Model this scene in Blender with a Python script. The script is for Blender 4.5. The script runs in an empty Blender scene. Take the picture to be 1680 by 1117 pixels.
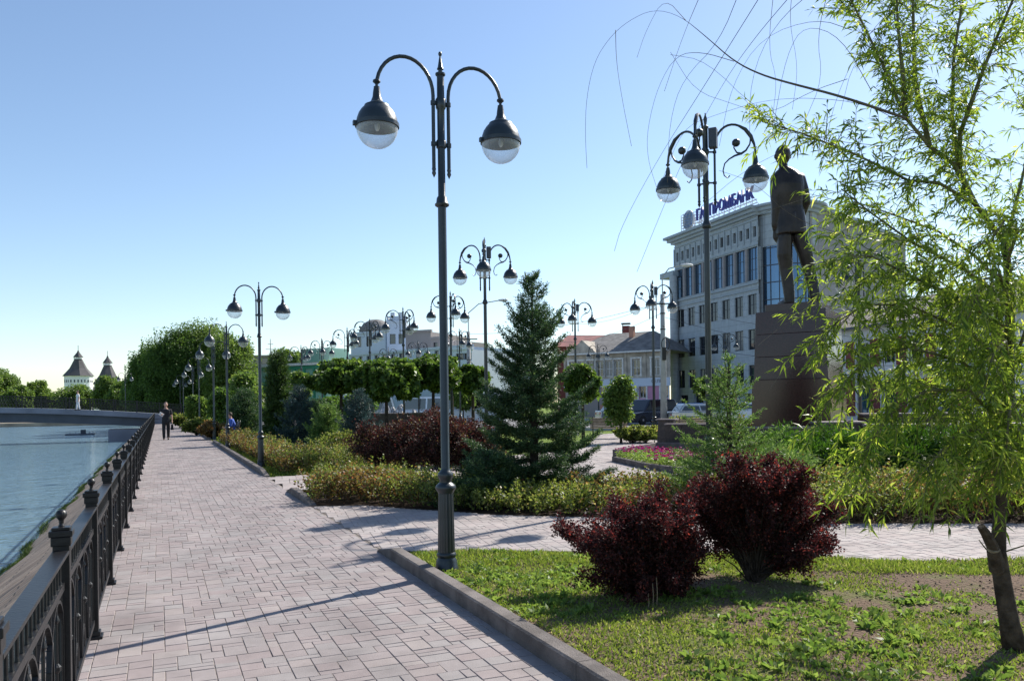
import bpy, bmesh, math, random
import numpy as np
from mathutils import Vector, Matrix
R = math.radians
rng = np.random.default_rng(7)
random.seed(7)
sc = bpy.context.scene
COL = sc.collection

# ------------------------------------------------------------ camera
F, CX, CY, EYE = 1300.0, 840.0, 661.0, 1.6      # focal length and principal point in photo pixels (lens shifted up)
PITCH = 0.0; ROLL = 0.013; YAW = R(24.0)
fwd_h = Vector((math.sin(YAW), math.cos(YAW), 0)); right_h = Vector((math.cos(YAW), -math.sin(YAW), 0)); UPV = Vector((0, 0, 1))
c_f = fwd_h * math.cos(PITCH) + UPV * math.sin(PITCH)
c_u = UPV * math.cos(PITCH) - fwd_h * math.sin(PITCH)
c_r = right_h * math.cos(ROLL) - c_u * math.sin(ROLL)
c_u = c_u * math.cos(ROLL) + right_h * math.sin(ROLL)
cam_d = bpy.data.cameras.new('camera'); cam = bpy.data.objects.new('camera', cam_d); COL.objects.link(cam)
cam_d.sensor_width = 36; cam_d.lens = F / 1680 * 36; cam_d.clip_end = 3000; cam_d.shift_y = 102.5 / 1680; cam_d.clip_start = 0.05
cam.matrix_world = Matrix(((c_r.x, c_u.x, -c_f.x, 0), (c_r.y, c_u.y, -c_f.y, 0), (c_r.z, c_u.z, -c_f.z, EYE), (0, 0, 0, 1)))
sc.camera = cam

def ray(px, py):
    return (c_f * F + c_r * (px - CX) + c_u * (CY - py)).normalized()
def G(px, py, z=0.0):            # point of the level z seen at that spot of the photo
    r = ray(px, py); t = (z - EYE) / r.z
    return Vector((r.x * t, r.y * t, z))
def hor(px): return 660.9 - 0.013 * (px - 840)
def P(px, D, z=0.0):             # point at distance D along the view axis, height z
    r = ray(px, hor(px)); r.z = 0
    t = D / r.dot(fwd_h)
    return Vector((r.x * t, r.y * t, z))
def Q(px, py, D):                # point at distance D seen at that spot
    r = ray(px, py); t = D / r.dot(fwd_h)
    return Vector((r.x * t, r.y * t, EYE + r.z * t))
def zat(px, py, D): return Q(px, py, D).z

# ------------------------------------------------------------ light
SUN_EL = R(41.0); _a, _b = G(733, 940), G(160, 1070)
_s = (_a - _b).normalized()      # towards the sun, level
world = bpy.data.worlds.new('World'); sc.world = world; world.use_nodes = True
wn = world.node_tree.nodes; wl = world.node_tree.links
bg = wn['Background']; sky = wn.new('ShaderNodeTexSky'); sky.sky_type = 'NISHITA'; sky.sun_disc = False
sky.sun_elevation = SUN_EL; sky.sun_rotation = math.atan2(_s.x, _s.y); sky.altitude = 50
sky.air_density = 1.0; sky.dust_density = 0.3; sky.ozone_density = 2.0
wl.new(sky.outputs[0], bg.inputs[0]); bg.inputs[1].default_value = 0.095
sun_d = bpy.data.lights.new('sun', 'SUN'); sun_d.energy = 4.25; sun_d.angle = R(0.53); sun_d.color = (1, .95, .86)
sun = bpy.data.objects.new('sun', sun_d); COL.objects.link(sun)
sdir = Vector((_s.x * math.cos(SUN_EL), _s.y * math.cos(SUN_EL), math.sin(SUN_EL)))
sun.rotation_euler = sdir.to_track_quat('Z', 'Y').to_euler(); sun.location = (0, 0, 30)
sc.view_settings.view_transform = 'Standard'; sc.view_settings.look = 'None'
sc.view_settings.exposure = 0.9; sc.view_settings.gamma = 1.0
sc.cycles.max_bounces = 6; sc.cycles.transparent_max_bounces = 12; sc.cycles.use_denoising = True

# ------------------------------------------------------------ materials
def nmat(name):
    m = bpy.data.materials.new(name); m.use_nodes = True
    nt = m.node_tree; return m, nt, nt.nodes['Principled BSDF'], nt.nodes['Material Output']
def mat(name, col, rough=.7, metal=0, var=.15, vs=6.0, bump=0, bs=40.0, spec=.5, coat=0):
    m, nt, p, out = nmat(name); N, L = nt.nodes.new, nt.links.new
    tc = N('ShaderNodeTexCoord'); no = N('ShaderNodeTexNoise'); no.inputs['Scale'].default_value = vs; no.inputs['Detail'].default_value = 6
    L(tc.outputs['Object'], no.inputs['Vector'])
    mx = N('ShaderNodeMix'); mx.data_type = 'RGBA'
    mx.inputs[6].default_value = (*[c * (1 - var) for c in col], 1); mx.inputs[7].default_value = (*[min(1, c * (1 + var)) for c in col], 1)
    mr = N('ShaderNodeMapRange'); mr.inputs[1].default_value = .35; mr.inputs[2].default_value = .65
    L(no.outputs[0], mr.inputs[0]); L(mr.outputs[0], mx.inputs[0]); L(mx.outputs[2], p.inputs['Base Color'])
    p.inputs['Roughness'].default_value = rough; p.inputs['Metallic'].default_value = metal
    p.inputs['Specular IOR Level'].default_value = spec; p.inputs['Coat Weight'].default_value = coat
    if bump:
        n2 = N('ShaderNodeTexNoise'); n2.inputs['Scale'].default_value = bs; n2.inputs['Detail'].default_value = 5
        L(tc.outputs['Object'], n2.inputs['Vector'])
        b = N('ShaderNodeBump'); b.inputs['Strength'].default_value = bump; b.inputs['Distance'].default_value = .02
        L(n2.outputs[0], b.inputs['Height']); L(b.outputs[0], p.inputs['Normal'])
    return m
def leafm(name, a, b, tr=.45, rough=.45, c=None):
    m, nt, p, out = nmat(name); N, L = nt.nodes.new, nt.links.new
    g = N('ShaderNodeNewGeometry'); cr = N('ShaderNodeValToRGB')
    cr.color_ramp.elements[0].color = (*a, 1); cr.color_ramp.elements[1].color = (*b, 1)
    if c:
        cr.color_ramp.elements[1].position = .9; e = cr.color_ramp.elements.new(1.0); e.color = (*c, 1)
    L(g.outputs['Random Per Island'], cr.inputs[0]); L(cr.outputs[0], p.inputs['Base Color'])
    p.inputs['Roughness'].default_value = rough; p.inputs['Specular IOR Level'].default_value = .35
    t = N('ShaderNodeBsdfTranslucent'); hs = N('ShaderNodeHueSaturation'); hs.inputs['Value'].default_value = 1.7; hs.inputs['Saturation'].default_value = 1.1; hs.inputs['Hue'].default_value = .488
    L(cr.outputs[0], hs.inputs['Color']); L(hs.outputs[0], t.inputs[0])
    ms = N('ShaderNodeMixShader'); ms.inputs[0].default_value = tr
    L(p.outputs[0], ms.inputs[1]); L(t.outputs[0], ms.inputs[2]); L(ms.outputs[0], out.inputs[0])
    return m
def islandm(name, a, b, rough=.85, bump=.25, bs=120, spec=.3, c=None):
    m = leafm(name, a, b, 0, rough, c); nt = m.node_tree; p = nt.nodes['Principled BSDF']; p.inputs['Specular IOR Level'].default_value = spec
    N, L = nt.nodes.new, nt.links.new
    tc = N('ShaderNodeTexCoord'); n2 = N('ShaderNodeTexNoise'); n2.inputs['Scale'].default_value = bs; L(tc.outputs['Object'], n2.inputs['Vector'])
    b_ = N('ShaderNodeBump'); b_.inputs['Strength'].default_value = bump; b_.inputs['Distance'].default_value = .01
    L(n2.outputs[0], b_.inputs['Height']); L(b_.outputs[0], p.inputs['Normal'])
    n3 = N('ShaderNodeTexNoise'); n3.inputs['Scale'].default_value = 1.3; n3.inputs['Detail'].default_value = 8; n3.inputs['Roughness'].default_value = .7; L(tc.outputs['Object'], n3.inputs['Vector'])
    mr = N('ShaderNodeMapRange'); mr.inputs[1].default_value = .3; mr.inputs[2].default_value = .75; mr.inputs[3].default_value = .66; mr.inputs[4].default_value = 1.2
    L(n3.outputs[0], mr.inputs[0])
    mu = N('ShaderNodeVectorMath'); mu.operation = 'MULTIPLY'
    cr = nt.nodes['Color Ramp']; L(cr.outputs[0], mu.inputs[0]); L(mr.outputs[0], mu.inputs[1]); L(mu.outputs[0], p.inputs['Base Color'])
    return m
def grassground(name, g1, g2, d1, thr=.5, scale=1.5):
    m, nt, p, out = nmat(name); N, L = nt.nodes.new, nt.links.new
    tc = N('ShaderNodeTexCoord')
    n1 = N('ShaderNodeTexNoise'); n1.inputs['Scale'].default_value = scale; n1.inputs['Detail'].default_value = 9; n1.inputs['Roughness'].default_value = .65
    n2 = N('ShaderNodeTexNoise'); n2.inputs['Scale'].default_value = 35; n2.inputs['Detail'].default_value = 6
    for n in (n1, n2): L(tc.outputs['Object'], n.inputs['Vector'])
    a = N('ShaderNodeMix'); a.data_type = 'RGBA'; a.inputs[6].default_value = (*g1, 1); a.inputs[7].default_value = (*g2, 1); L(n2.outputs[0], a.inputs[0])
    mr = N('ShaderNodeMapRange'); mr.inputs[1].default_value = thr - .08; mr.inputs[2].default_value = thr + .08; L(n1.outputs[0], mr.inputs[0])
    b = N('ShaderNodeMix'); b.data_type = 'RGBA'; b.inputs[6].default_value = (*d1, 1); L(a.outputs[2], b.inputs[7]); L(mr.outputs[0], b.inputs[0])
    L(b.outputs[2], p.inputs['Base Color']); p.inputs['Roughness'].default_value = .95; p.inputs['Specular IOR Level'].default_value = .1
    bu = N('ShaderNodeBump'); bu.inputs['Strength'].default_value = .9; bu.inputs['Distance'].default_value = .04; L(n2.outputs[0], bu.inputs['Height']); L(bu.outputs[0], p.inputs['Normal'])
    return m
M = {}
M['iron'] = mat('black_iron', (.008, .008, .009), .42, 0, .3, 8, .12, 60, .4)
M['lamp'] = mat('lamp_paint', (.012, .021, .027), .36, .0, .25, 5, .08, 50, .6)
M['kerb'] = mat('kerb_concrete', (.15, .13, .12), .9, 0, .3, 5, .5, 90, .3)
M['kerbdark'] = mat('flowerbed_stone', (.15, .12, .12), .7, 0, .25, 5, .3, 60)
M['bark'] = mat('bark', (.07, .052, .038), .95, 0, .45, 14, 1.0, 38, .2)
M['barkd'] = mat('dark_bark', (.05, .038, .03), .95, 0, .4, 14, .8, 38, .2)
M['cutwood'] = mat('cut_wood', (.26, .20, .13), .9, 0, .25, 30)
M['twig'] = mat('twig_bark', (.13, .12, .05), .8, 0, .3, 10)
M['bronze'] = mat('dark_bronze', (.026, .02, .018), .42, .35, .35, 4, .25, 18, .5)
M['granite'] = mat('red_brown_granite', (.04, .015, .014), .14, 0, .3, 30, .01, 80, .38)
M['granite2'] = mat('rough_brown_granite', (.045, .028, .024), .5, 0, .4, 12, .1, 60, .5)
M['wallg'] = mat('grey_cladding', (.36, .385, .40), .75, 0, .06, .6, .05, 8, .3)
M['wallm'] = mat('pale_cladding', (.30, .275, .285), .8, 0, .06, .6, .05, 8, .3)
M['trimg'] = mat('cornice_grey', (.33, .385, .435), .7, 0, .08, 1)
M['pane'] = mat('window_glass', (.012, .016, .022), .04, 0, .2, .3, 0, 1, 1.0)
M['pane_refl'] = mat('glass_painted_reflection', (.16, .165, .17), .25, 0, .2, .6, 0, 1, .8)  # paler panes: differing reflections painted into the glass colour
M['panesky'] = mat('reflective_glass', (.10, .17, .26), .05, .75, .15, .2, .03, 1.5, 1.0)
M['frame'] = mat('window_frame', (.05, .06, .08), .5)
M['framew'] = mat('white_frame', (.6, .6, .6), .6)
M['white'] = mat('white_paint', (.6, .6, .62), .5, 0, .04)
M['blue'] = mat('sign_blue', (.03, .04, .28), .4, 0, .05)
M['sblue'] = mat('logo_blue', (.05, .2, .5), .4, 0, .05)
M['roofg'] = mat('grey_slate_roof', (.17, .16, .155), .85, 0, .3, 2, .4, 14)
M['roofr'] = mat('red_metal_roof', (.23, .075, .06), .6, 0, .25, 1, .1, 5)
M['redwall'] = mat('dark_red_wall', (.18, .045, .04), .8, 0, .15)
M['oldwall'] = mat('weathered_plaster', (.40, .36, .31), .9, 0, .25, 1.4, .3, 10, .2)
M['pink'] = mat('pink_plaster', (.50, .24, .36), .9, 0, .1, 1)
M['orange'] = mat('terracotta_base', (.42, .22, .16), .9, 0, .2, 1)
M['asphalt'] = mat('asphalt', (.16, .155, .16), .9, 0, .12, .6, .3, 60, .3)
M['concrete'] = mat('concrete', (.36, .36, .35), .9, 0, .12, 2, .2, 30, .3)
M['bridge'] = mat('bridge_concrete', (.20, .21, .25), .9, 0, .15, .6, .2, 10, .3)
M['bridge2'] = mat('bridge_steel', (.06, .07, .09), .6, 0, .2, .5)
M['green'] = mat('green_frame', (.03, .22, .14), .5, 0, .1)
M['greeng'] = mat('green_glass', (.22, .42, .36), .15, .1, .2, .2, 0, 1, .9)
M['bwhite'] = mat('pale_blue_wall', (.50, .56, .66), .8, 0, .06, .2)
M['bgrey'] = mat('grey_brown_wall', (.27, .24, .23), .9, 0, .08, .2)
M['limew'] = mat('whitewash', (.82, .83, .86), .85, 0, .1, .15)
M['shingle'] = mat('wooden_shingle', (.085, .08, .085), .9, 0, .2, .4, .3, 3)
M['skin'] = mat('skin', (.45, .26, .19), .6, 0, .05)
M['dark'] = mat('dark_cloth', (.012, .012, .016), .85)
M['bluecloth'] = mat('blue_cloth', (.03, .08, .35), .8)
M['hair'] = mat('brown_hair', (.05, .03, .02), .7)
M['wood'] = mat('bench_wood', (.22, .17, .12), .75, 0, .3, 10)
M['tyre'] = mat('tyre_rubber', (.015, .015, .015), .9)
M['rim'] = mat('wheel_rim', (.4, .4, .42), .3, .8)
M['head'] = mat('headlight_glass', (.6, .62, .65), .1, .3)
M['tail'] = mat('taillight_red', (.4, .02, .02), .2)
M['spruce'] = leafm('spruce_needles', (.018, .045, .02), (.06, .115, .042), .27, .55, (.15, .20, .06))
M['bluespr'] = leafm('blue_spruce_needles', (.02, .045, .045), (.06, .10, .095), .18, .5)
M['fir'] = leafm('fir_needles', (.045, .10, .025), (.14, .23, .06), .4, .5, (.28, .34, .12))
M['thuja'] = leafm('thuja_leaves', (.02, .05, .012), (.06, .11, .025), .3, .5, (.12, .18, .04))
M['youngfir'] = leafm('young_spruce_needles', (.03, .065, .02), (.10, .17, .045), .35, .5, (.24, .29, .10))
M['barbd'] = leafm('brown_barberry_leaves', (.018, .014, .008), (.07, .024, .02), .35, .6, (.16, .13, .045))
M['juniper'] = leafm('juniper_leaves', (.02, .06, .01), (.075, .17, .022), .35, .5)
M['bankg'] = leafm('bank_grass_blades', (.03, .06, .012), (.08, .12, .025), .35, .6)
M['willow'] = leafm('willow_leaves', (.06, .11, .02), (.24, .33, .055), .6, .45, (.42, .44, .12))
M['maple'] = leafm('maple_leaves', (.025, .055, .012), (.10, .17, .035), .42, .5, (.20, .27, .07))
M['farl'] = leafm('poplar_leaves', (.035, .075, .016), (.11, .19, .04), .42, .6)
M['farl2'] = leafm('ash_leaves', (.05, .10, .025), (.15, .22, .05), .45, .5)
M['barb'] = leafm('barberry_leaves', (.014, .006, .007), (.078, .023, .02), .42, .6, (.28, .08, .05))
M['hedge'] = leafm('spirea_leaves', (.045, .075, .016), (.19, .23, .055), .45, .5, (.34, .27, .12))
M['hedgeb'] = leafm('bronze_spirea_leaves', (.08, .045, .02), (.22, .16, .05), .4, .5, (.28, .12, .06))
M['grass'] = leafm('grass_blades', (.085, .14, .025), (.21, .27, .055), .42, .5, (.34, .32, .14))
M['weed'] = leafm('weed_leaves', (.08, .15, .03), (.20, .28, .07), .42, .5)
M['flower'] = leafm('petunia_petals', (.20, .015, .14), (.30, .035, .06), .3, .5, (.14, .02, .26))
M['dirt'] = grassground('lawn_soil', (.09, .13, .03), (.15, .17, .05), (.16, .112, .08), .60, 1.1)
M['lawn'] = grassground('lawn_grass', (.08, .14, .02), (.17, .22, .04), (.13, .12, .06), .36, .6)
M['joint'] = mat('joint_sand', (.22, .19, .17), .95, 0, .3, 4, .3, 80, .1)
M['paver'] = islandm('concrete_pavers', (.285, .258, .25), (.285, .235, .228), c=(.32, .278, .262))
M['paver2'] = islandm('light_pavers', (.35, .315, .30), (.36, .305, .29), c=(.39, .345, .325))

def globemat():
    m, nt, p, out = nmat('lamp_globe_glass'); N, L = nt.nodes.new, nt.links.new
    p.inputs['Base Color'].default_value = (.8, .82, .85, 1); p.inputs['Roughness'].default_value = .12; p.inputs['Specular IOR Level'].default_value = .8
    tr = N('ShaderNodeBsdfTransparent'); tr.inputs[0].default_value = (.93, .95, .96, 1)
    lw = N('ShaderNodeLayerWeight'); lw.inputs[0].default_value = .35
    mr = N('ShaderNodeMapRange'); mr.inputs[3].default_value = .22; mr.inputs[4].default_value = .75; L(lw.outputs['Facing'], mr.inputs[0])
    ms = N('ShaderNodeMixShader'); L(mr.outputs[0], ms.inputs[0]); L(tr.outputs[0], ms.inputs[1]); L(p.outputs[0], ms.inputs[2]); L(ms.outputs[0], out.inputs[0])
    return m
M['globe'] = globemat()
def watermat():
    m, nt, p, out = nmat('river_water'); N, L = nt.nodes.new, nt.links.new
    p.inputs['Base Color'].default_value = (.14, .23, .285, 1); p.inputs['Roughness'].default_value = .06; p.inputs['Specular IOR Level'].default_value = .9
    tc = N('ShaderNodeTexCoord'); mp = N('ShaderNodeMapping'); mp.inputs['Scale'].default_value = (1.0, 1.9, 1); mp.inputs['Rotation'].default_value = (0, 0, R(-20))
    L(tc.outputs['Object'], mp.inputs[0])
    n1 = N('ShaderNodeTexNoise'); n1.inputs['Scale'].default_value = 2.4; n1.inputs['Detail'].default_value = 6; n1.inputs['Roughness'].default_value = .55; n1.inputs['Distortion'].default_value = .4
    L(mp.outputs[0], n1.inputs['Vector'])
    b = N('ShaderNodeBump'); b.inputs['Strength'].default_value = 1.0; b.inputs['Distance'].default_value = .16
    n2 = N('ShaderNodeTexNoise'); n2.inputs['Scale'].default_value = .55; n2.inputs['Detail'].default_value = 3; L(mp.outputs[0], n2.inputs['Vector'])
    ad = N('ShaderNodeMath'); ad.operation = 'MULTIPLY_ADD'; ad.inputs[1].default_value = 1.6; L(n2.outputs[0], ad.inputs[0]); L(n1.outputs[0], ad.inputs[2])
    L(ad.outputs[0], b.inputs['Height']); L(b.outputs[0], p.inputs['Normal'])
    return m
M['water'] = watermat()
def brickm(name, c1, c2, mort, bw, bh, ms=.02, rot=0, scale=1, rough=.85, bump=.5, coord='Object'):
    m, nt, p, out = nmat(name); N, L = nt.nodes.new, nt.links.new
    tc = N('ShaderNodeTexCoord'); mp = N('ShaderNodeMapping'); mp.inputs['Rotation'].default_value = (0, 0, rot); L(tc.outputs[coord], mp.inputs[0])
    b = N('ShaderNodeTexBrick'); b.inputs['Color1'].default_value = (*c1, 1); b.inputs['Color2'].default_value = (*c2, 1); b.inputs['Mortar'].default_value = (*mort, 1)
    b.inputs['Scale'].default_value = scale; b.inputs['Brick Width'].default_value = bw; b.inputs['Row Height'].default_value = bh; b.inputs['Mortar Size'].default_value = ms
    L(mp.outputs[0], b.inputs[0])
    no = N('ShaderNodeTexNoise'); no.inputs['Scale'].default_value = 2.2; no.inputs['Detail'].default_value = 8; L(tc.outputs[coord], no.inputs['Vector'])
    mr = N('ShaderNodeMapRange'); mr.inputs[1].default_value = .3; mr.inputs[2].default_value = .7; mr.inputs[3].default_value = .65; mr.inputs[4].default_value = 1.25; L(no.outputs[0], mr.inputs[0])
    mu = N('ShaderNodeVectorMath'); mu.operation = 'MULTIPLY'; L(b.outputs[0], mu.inputs[0]); L(mr.outputs[0], mu.inputs[1])
    L(mu.outputs[0], p.inputs['Base Color']); p.inputs['Roughness'].default_value = rough
    bu = N('ShaderNodeBump'); bu.invert = True; bu.inputs['Strength'].default_value = bump; bu.inputs['Distance'].default_value = .02; L(b.outputs['Fac'], bu.inputs['Height']); L(bu.outputs[0], p.inputs['Normal'])
    return m
def claddm(name, c1, c2, mort, bw, bh):
    m = brickm(name, c1, c2, mort, bw, bh, .012, bump=.25); nt = m.node_tree; mp = nt.nodes['Mapping']; tc = nt.nodes['Texture Coordinate']
    s = nt.nodes.new('ShaderNodeSeparateXYZ'); c = nt.nodes.new('ShaderNodeCombineXYZ'); nt.links.new(tc.outputs['Object'], s.inputs[0])
    nt.links.new(s.outputs[0], c.inputs[0]); nt.links.new(s.outputs[2], c.inputs[1]); nt.links.new(s.outputs[1], c.inputs[2]); nt.links.new(c.outputs[0], mp.inputs[0]); nt.nodes['Brick Texture'].offset = 0
    for n in nt.nodes:
        if n.type == 'MAP_RANGE': n.inputs[3].default_value = .88; n.inputs[4].default_value = 1.08
    return m
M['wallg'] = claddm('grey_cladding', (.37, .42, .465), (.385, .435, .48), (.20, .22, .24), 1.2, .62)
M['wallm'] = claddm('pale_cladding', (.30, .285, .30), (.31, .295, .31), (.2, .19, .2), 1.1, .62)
M['slope'] = brickm('embankment_slabs', (.36, .23, .15), (.46, .32, .22), (.06, .05, .035), .9, .16, .012)
M['tile'] = brickm('clay_roof_tiles', (.20, .17, .17), (.28, .23, .22), (.07, .06, .06), .35, .35, .05)

# ------------------------------------------------------------ objects
def tag(o, label=None, cat=None, group=None, kind=None):
    if label: o['label'] = label
    if cat: o['category'] = cat
    if group: o['group'] = group
    if kind: o['kind'] = kind
    return o
def empty(name, loc=(0, 0, 0), rz=0, label=None, cat=None, group=None):
    o = bpy.data.objects.new(name, None); COL.objects.link(o); o.location = loc; o.rotation_euler = (0, 0, rz); o.empty_display_size = .2
    return tag(o, label, cat, group)
def link(name, me, material=None, parent=None, smooth=False):
    o = bpy.data.objects.new(name, me); COL.objects.link(o)
    if material: me.materials.append(material)
    if parent: o.parent = parent
    if smooth: me.polygons.foreach_set('use_smooth', [True] * len(me.polygons)); me.update()
    return o
def copy_tree(o, parent=None):
    c = o.copy(); COL.objects.link(c); c.parent = parent
    for k in list(o.children): copy_tree(k, c)
    return c
class MB:
    def __init__(s): s.v = []; s.f = []; s.uv = None
    def add(s, vs, fs):
        n = len(s.v); s.v += [tuple(v) for v in vs]; s.f += [tuple(i + n for i in f) for f in fs]; return s
    def box(s, x0, x1, y0, y1, z0, z1, mtx=None):
        vs = [Vector(p) for p in ((x0, y0, z0), (x1, y0, z0), (x1, y1, z0), (x0, y1, z0), (x0, y0, z1), (x1, y0, z1), (x1, y1, z1), (x0, y1, z1))]
        if mtx: vs = [mtx @ v for v in vs]
        return s.add(vs, [(3, 2, 1, 0), (4, 5, 6, 7), (0, 1, 5, 4), (1, 2, 6, 5), (2, 3, 7, 6), (3, 0, 4, 7)])
    def frustum(s, x0, x1, y0, y1, z0, z1, dx, dy, mtx=None):
        vs = [Vector(p) for p in ((x0, y0, z0), (x1, y0, z0), (x1, y1, z0), (x0, y1, z0), (x0 + dx, y0 + dy, z1), (x1 - dx, y0 + dy, z1), (x1 - dx, y1 - dy, z1), (x0 + dx, y1 - dy, z1))]
        if mtx: vs = [mtx @ v for v in vs]
        return s.add(vs, [(3, 2, 1, 0), (4, 5, 6, 7), (0, 1, 5, 4), (1, 2, 6, 5), (2, 3, 7, 6), (3, 0, 4, 7)])
    def bar(s, a, b, w, h=None, up=Vector((0, 0, 1))):
        h = h or w; a, b = Vector(a), Vector(b); d = (b - a).normalized()
        if abs(d.dot(up)) > .98: up = Vector((1, 0, 0))
        u = d.cross(up).normalized(); t = u.cross(d).normalized()
        vs = [p + u * i * w / 2 + t * j * h / 2 for p in (a, b) for i, j in ((-1, -1), (1, -1), (1, 1), (-1, 1))]
        return s.add(vs, [(3, 2, 1, 0), (4, 5, 6, 7), (0, 1, 5, 4), (1, 2, 6, 5), (2, 3, 7, 6), (3, 0, 4, 7)])
    def tube(s, pts, r, n=8, cap=True):
        pts = [Vector(p) for p in pts]; rs = r if isinstance(r, (list, tuple)) else [r] * len(pts)
        rings = []; prev = None
        for i, p in enumerate(pts):
            d = (pts[min(i + 1, len(pts) - 1)] - pts[max(i - 1, 0)]).normalized()
            if prev is None:
                a = Vector((0, 0, 1)) if abs(d.z) < .9 else Vector((1, 0, 0)); u = d.cross(a).normalized()
            else: u = (prev - d * prev.dot(d)).normalized()
            prev = u; w = d.cross(u)
            rings.append([p + (u * math.cos(2 * math.pi * k / n) + w * math.sin(2 * math.pi * k / n)) * rs[i] for k in range(n)])
        b = len(s.v)
        for rg in rings: s.v += [tuple(q) for q in rg]
        for i in range(len(pts) - 1):
            for k in range(n):
                k2 = (k + 1) % n; s.f.append((b + i * n + k, b + i * n + k2, b + (i + 1) * n + k2, b + (i + 1) * n + k))
        if cap: s.f.append(tuple(b + k for k in range(n))[::-1]); s.f.append(tuple(b + (len(pts) - 1) * n + k for k in range(n)))
        return s
    def lathe(s, prof, n=20, at=(0, 0, 0), flute=0, cap=True):
        b = len(s.v); ax = Vector(at)
        for (r, z) in prof:
            for k in range(n):
                q = r * (1 - (flute if (flute and k % 2) else 0))
                s.v.append((ax.x + q * math.cos(2 * math.pi * k / n), ax.y + q * math.sin(2 * math.pi * k / n), ax.z + z))
        for i in range(len(prof) - 1):
            for k in range(n):
                k2 = (k + 1) % n; s.f.append((b + i * n + k, b + i * n + k2, b + (i + 1) * n + k2, b + (i + 1) * n + k))
        if cap: s.f.append(tuple(b + k for k in range(n))[::-1]); s.f.append(tuple(b + (len(prof) - 1) * n + k for k in range(n)))
        return s
    def prism(s, poly, z0, z1):
        n = len(poly)
        a = sum(poly[i][0] * poly[(i + 1) % n][1] - poly[(i + 1) % n][0] * poly[i][1] for i in range(n))
        if a < 0: poly = poly[::-1]
        vs = [(p[0], p[1], z0) for p in poly] + [(p[0], p[1], z1) for p in poly]
        return s.add(vs, [tuple(range(n))[::-1], tuple(range(n, 2 * n))] + [(i, (i + 1) % n, n + (i + 1) % n, n + i) for i in range(n)])
    def build(s, name, material, parent=None, smooth=False, bevel=0, mtx=None, auto=False):
        me = bpy.data.meshes.new(name); me.from_pydata(s.v, [], s.f); me.update()
        if mtx: me.transform(mtx)
        o = link(name, me, material, parent, smooth)
        if bevel:
            md = o.modifiers.new('bevel', 'BEVEL'); md.width = bevel; md.segments = 2; md.limit_method = 'ANGLE'; md.angle_limit = R(40)
        return o
def smooth_by_angle(o, deg=35):
    me = o.data; me.polygons.foreach_set('use_smooth', [True] * len(me.polygons))
    bm = bmesh.new(); bm.from_mesh(me)
    for e in bm.edges:
        e.smooth = not (len(e.link_faces) == 2 and e.calc_face_angle(0) > R(deg))
    bm.to_mesh(me); bm.free(); return o
def sheet(name, poly, z, material, uv=False):
    mb = MB(); n = len(poly)
    a = sum(poly[i][0] * poly[(i + 1) % n][1] - poly[(i + 1) % n][0] * poly[i][1] for i in range(n))
    if a < 0: poly = poly[::-1]
    mb.add([(p[0], p[1], z) for p in poly], [tuple(range(n))])
    o = mb.build(name, material); return tag(o, kind='structure')
def inside(x, y, poly):
    c = np.zeros(np.shape(x), bool); n = len(poly)
    for i in range(n):
        x0, y0 = poly[i][:2]; x1, y1 = poly[(i + 1) % n][:2]
        if y0 == y1: continue
        k = ((y0 > y) != (y1 > y)) & (x < (x1 - x0) * (y - y0) / (y1 - y0) + x0); c ^= k
    return c
# ---- leaves: arrays of small folded blades
def unit(a): return a / np.maximum(1e-9, np.linalg.norm(a, axis=1, keepdims=True))
def blades(name, pos, dirs, Ln, Wd, material, parent=None, droop=0.0, flat=None):
    n = len(pos); dirs = unit(dirs)
    rnd = rng.normal(size=(n, 3)) if flat is None else np.tile(np.array(flat, float), (n, 1)) + rng.normal(size=(n, 3)) * .35
    side = unit(np.cross(dirs, rnd)); Ln = np.broadcast_to(Ln, n)[:, None]; Wd = np.broadcast_to(Wd, n)[:, None]
    nrm = np.cross(dirs, side)
    v = np.empty((n, 4, 3)); v[:, 0] = pos
    mid = pos + dirs * Ln * .45; v[:, 1] = mid + side * Wd * .5 + nrm * Wd * .15; v[:, 3] = mid - side * Wd * .5 + nrm * Wd * .15
    v[:, 2] = pos + dirs * Ln; v[:, 2, 2] -= (Ln[:, 0] * droop)
    me = bpy.data.meshes.new(name); me.vertices.add(n * 4); me.vertices.foreach_set('co', v.reshape(-1).astype(np.float32))
    me.loops.add(n * 4); me.loops.foreach_set('vertex_index', np.arange(n * 4, dtype=np.int32))
    me.polygons.add(n); me.polygons.foreach_set('loop_start', np.arange(0, n * 4, 4, dtype=np.int32)); me.polygons.foreach_set('loop_total', np.full(n, 4, dtype=np.int32))
    me.update(calc_edges=True)
    return link(name, me, material, parent)
# ============================================================ SETTING
XF = -0.44                       # fence line
KX = 2.16                        # kerb line (path side)
# land: one sheet beside the river and round its far bend
mb = MB()
mb.add([(-.62, -30, -.06), (900, -30, -.06), (900, 1500, -.06), (-900, 1500, -.06), (-900, 175, -.06), (-.62, 175, -.06)], [(0, 1, 2, 3, 4, 5)])
g = mb.build('ground', M['lawn']); tag(g, kind='structure')
mb = MB(); mb.add([(-600, -40, -1.6), (-.6, -40, -1.6), (-.6, 175, -1.6), (-600, 175, -1.6)], [(0, 1, 2, 3)]); tag(mb.build('water', M['water']), kind='structure')
mb = MB(); mb.add([(-600, -40, -3), (2, -40, -3), (2, 178, -3), (-600, 178, -3)], [(0, 1, 2, 3)]); tag(mb.build('riverbed', M['dirt']), kind='structure')
mb = MB(); mb.prism([(-600, 170), (-.9, 170), (-.9, 176), (-600, 176)], -2.0, -.9)
mb.add([(-600, 174.5, -.9), (-.9, 174.5, -.9), (-.9, 180, -.05), (-600, 180, -.05)], [(0, 1, 2, 3)])
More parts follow.
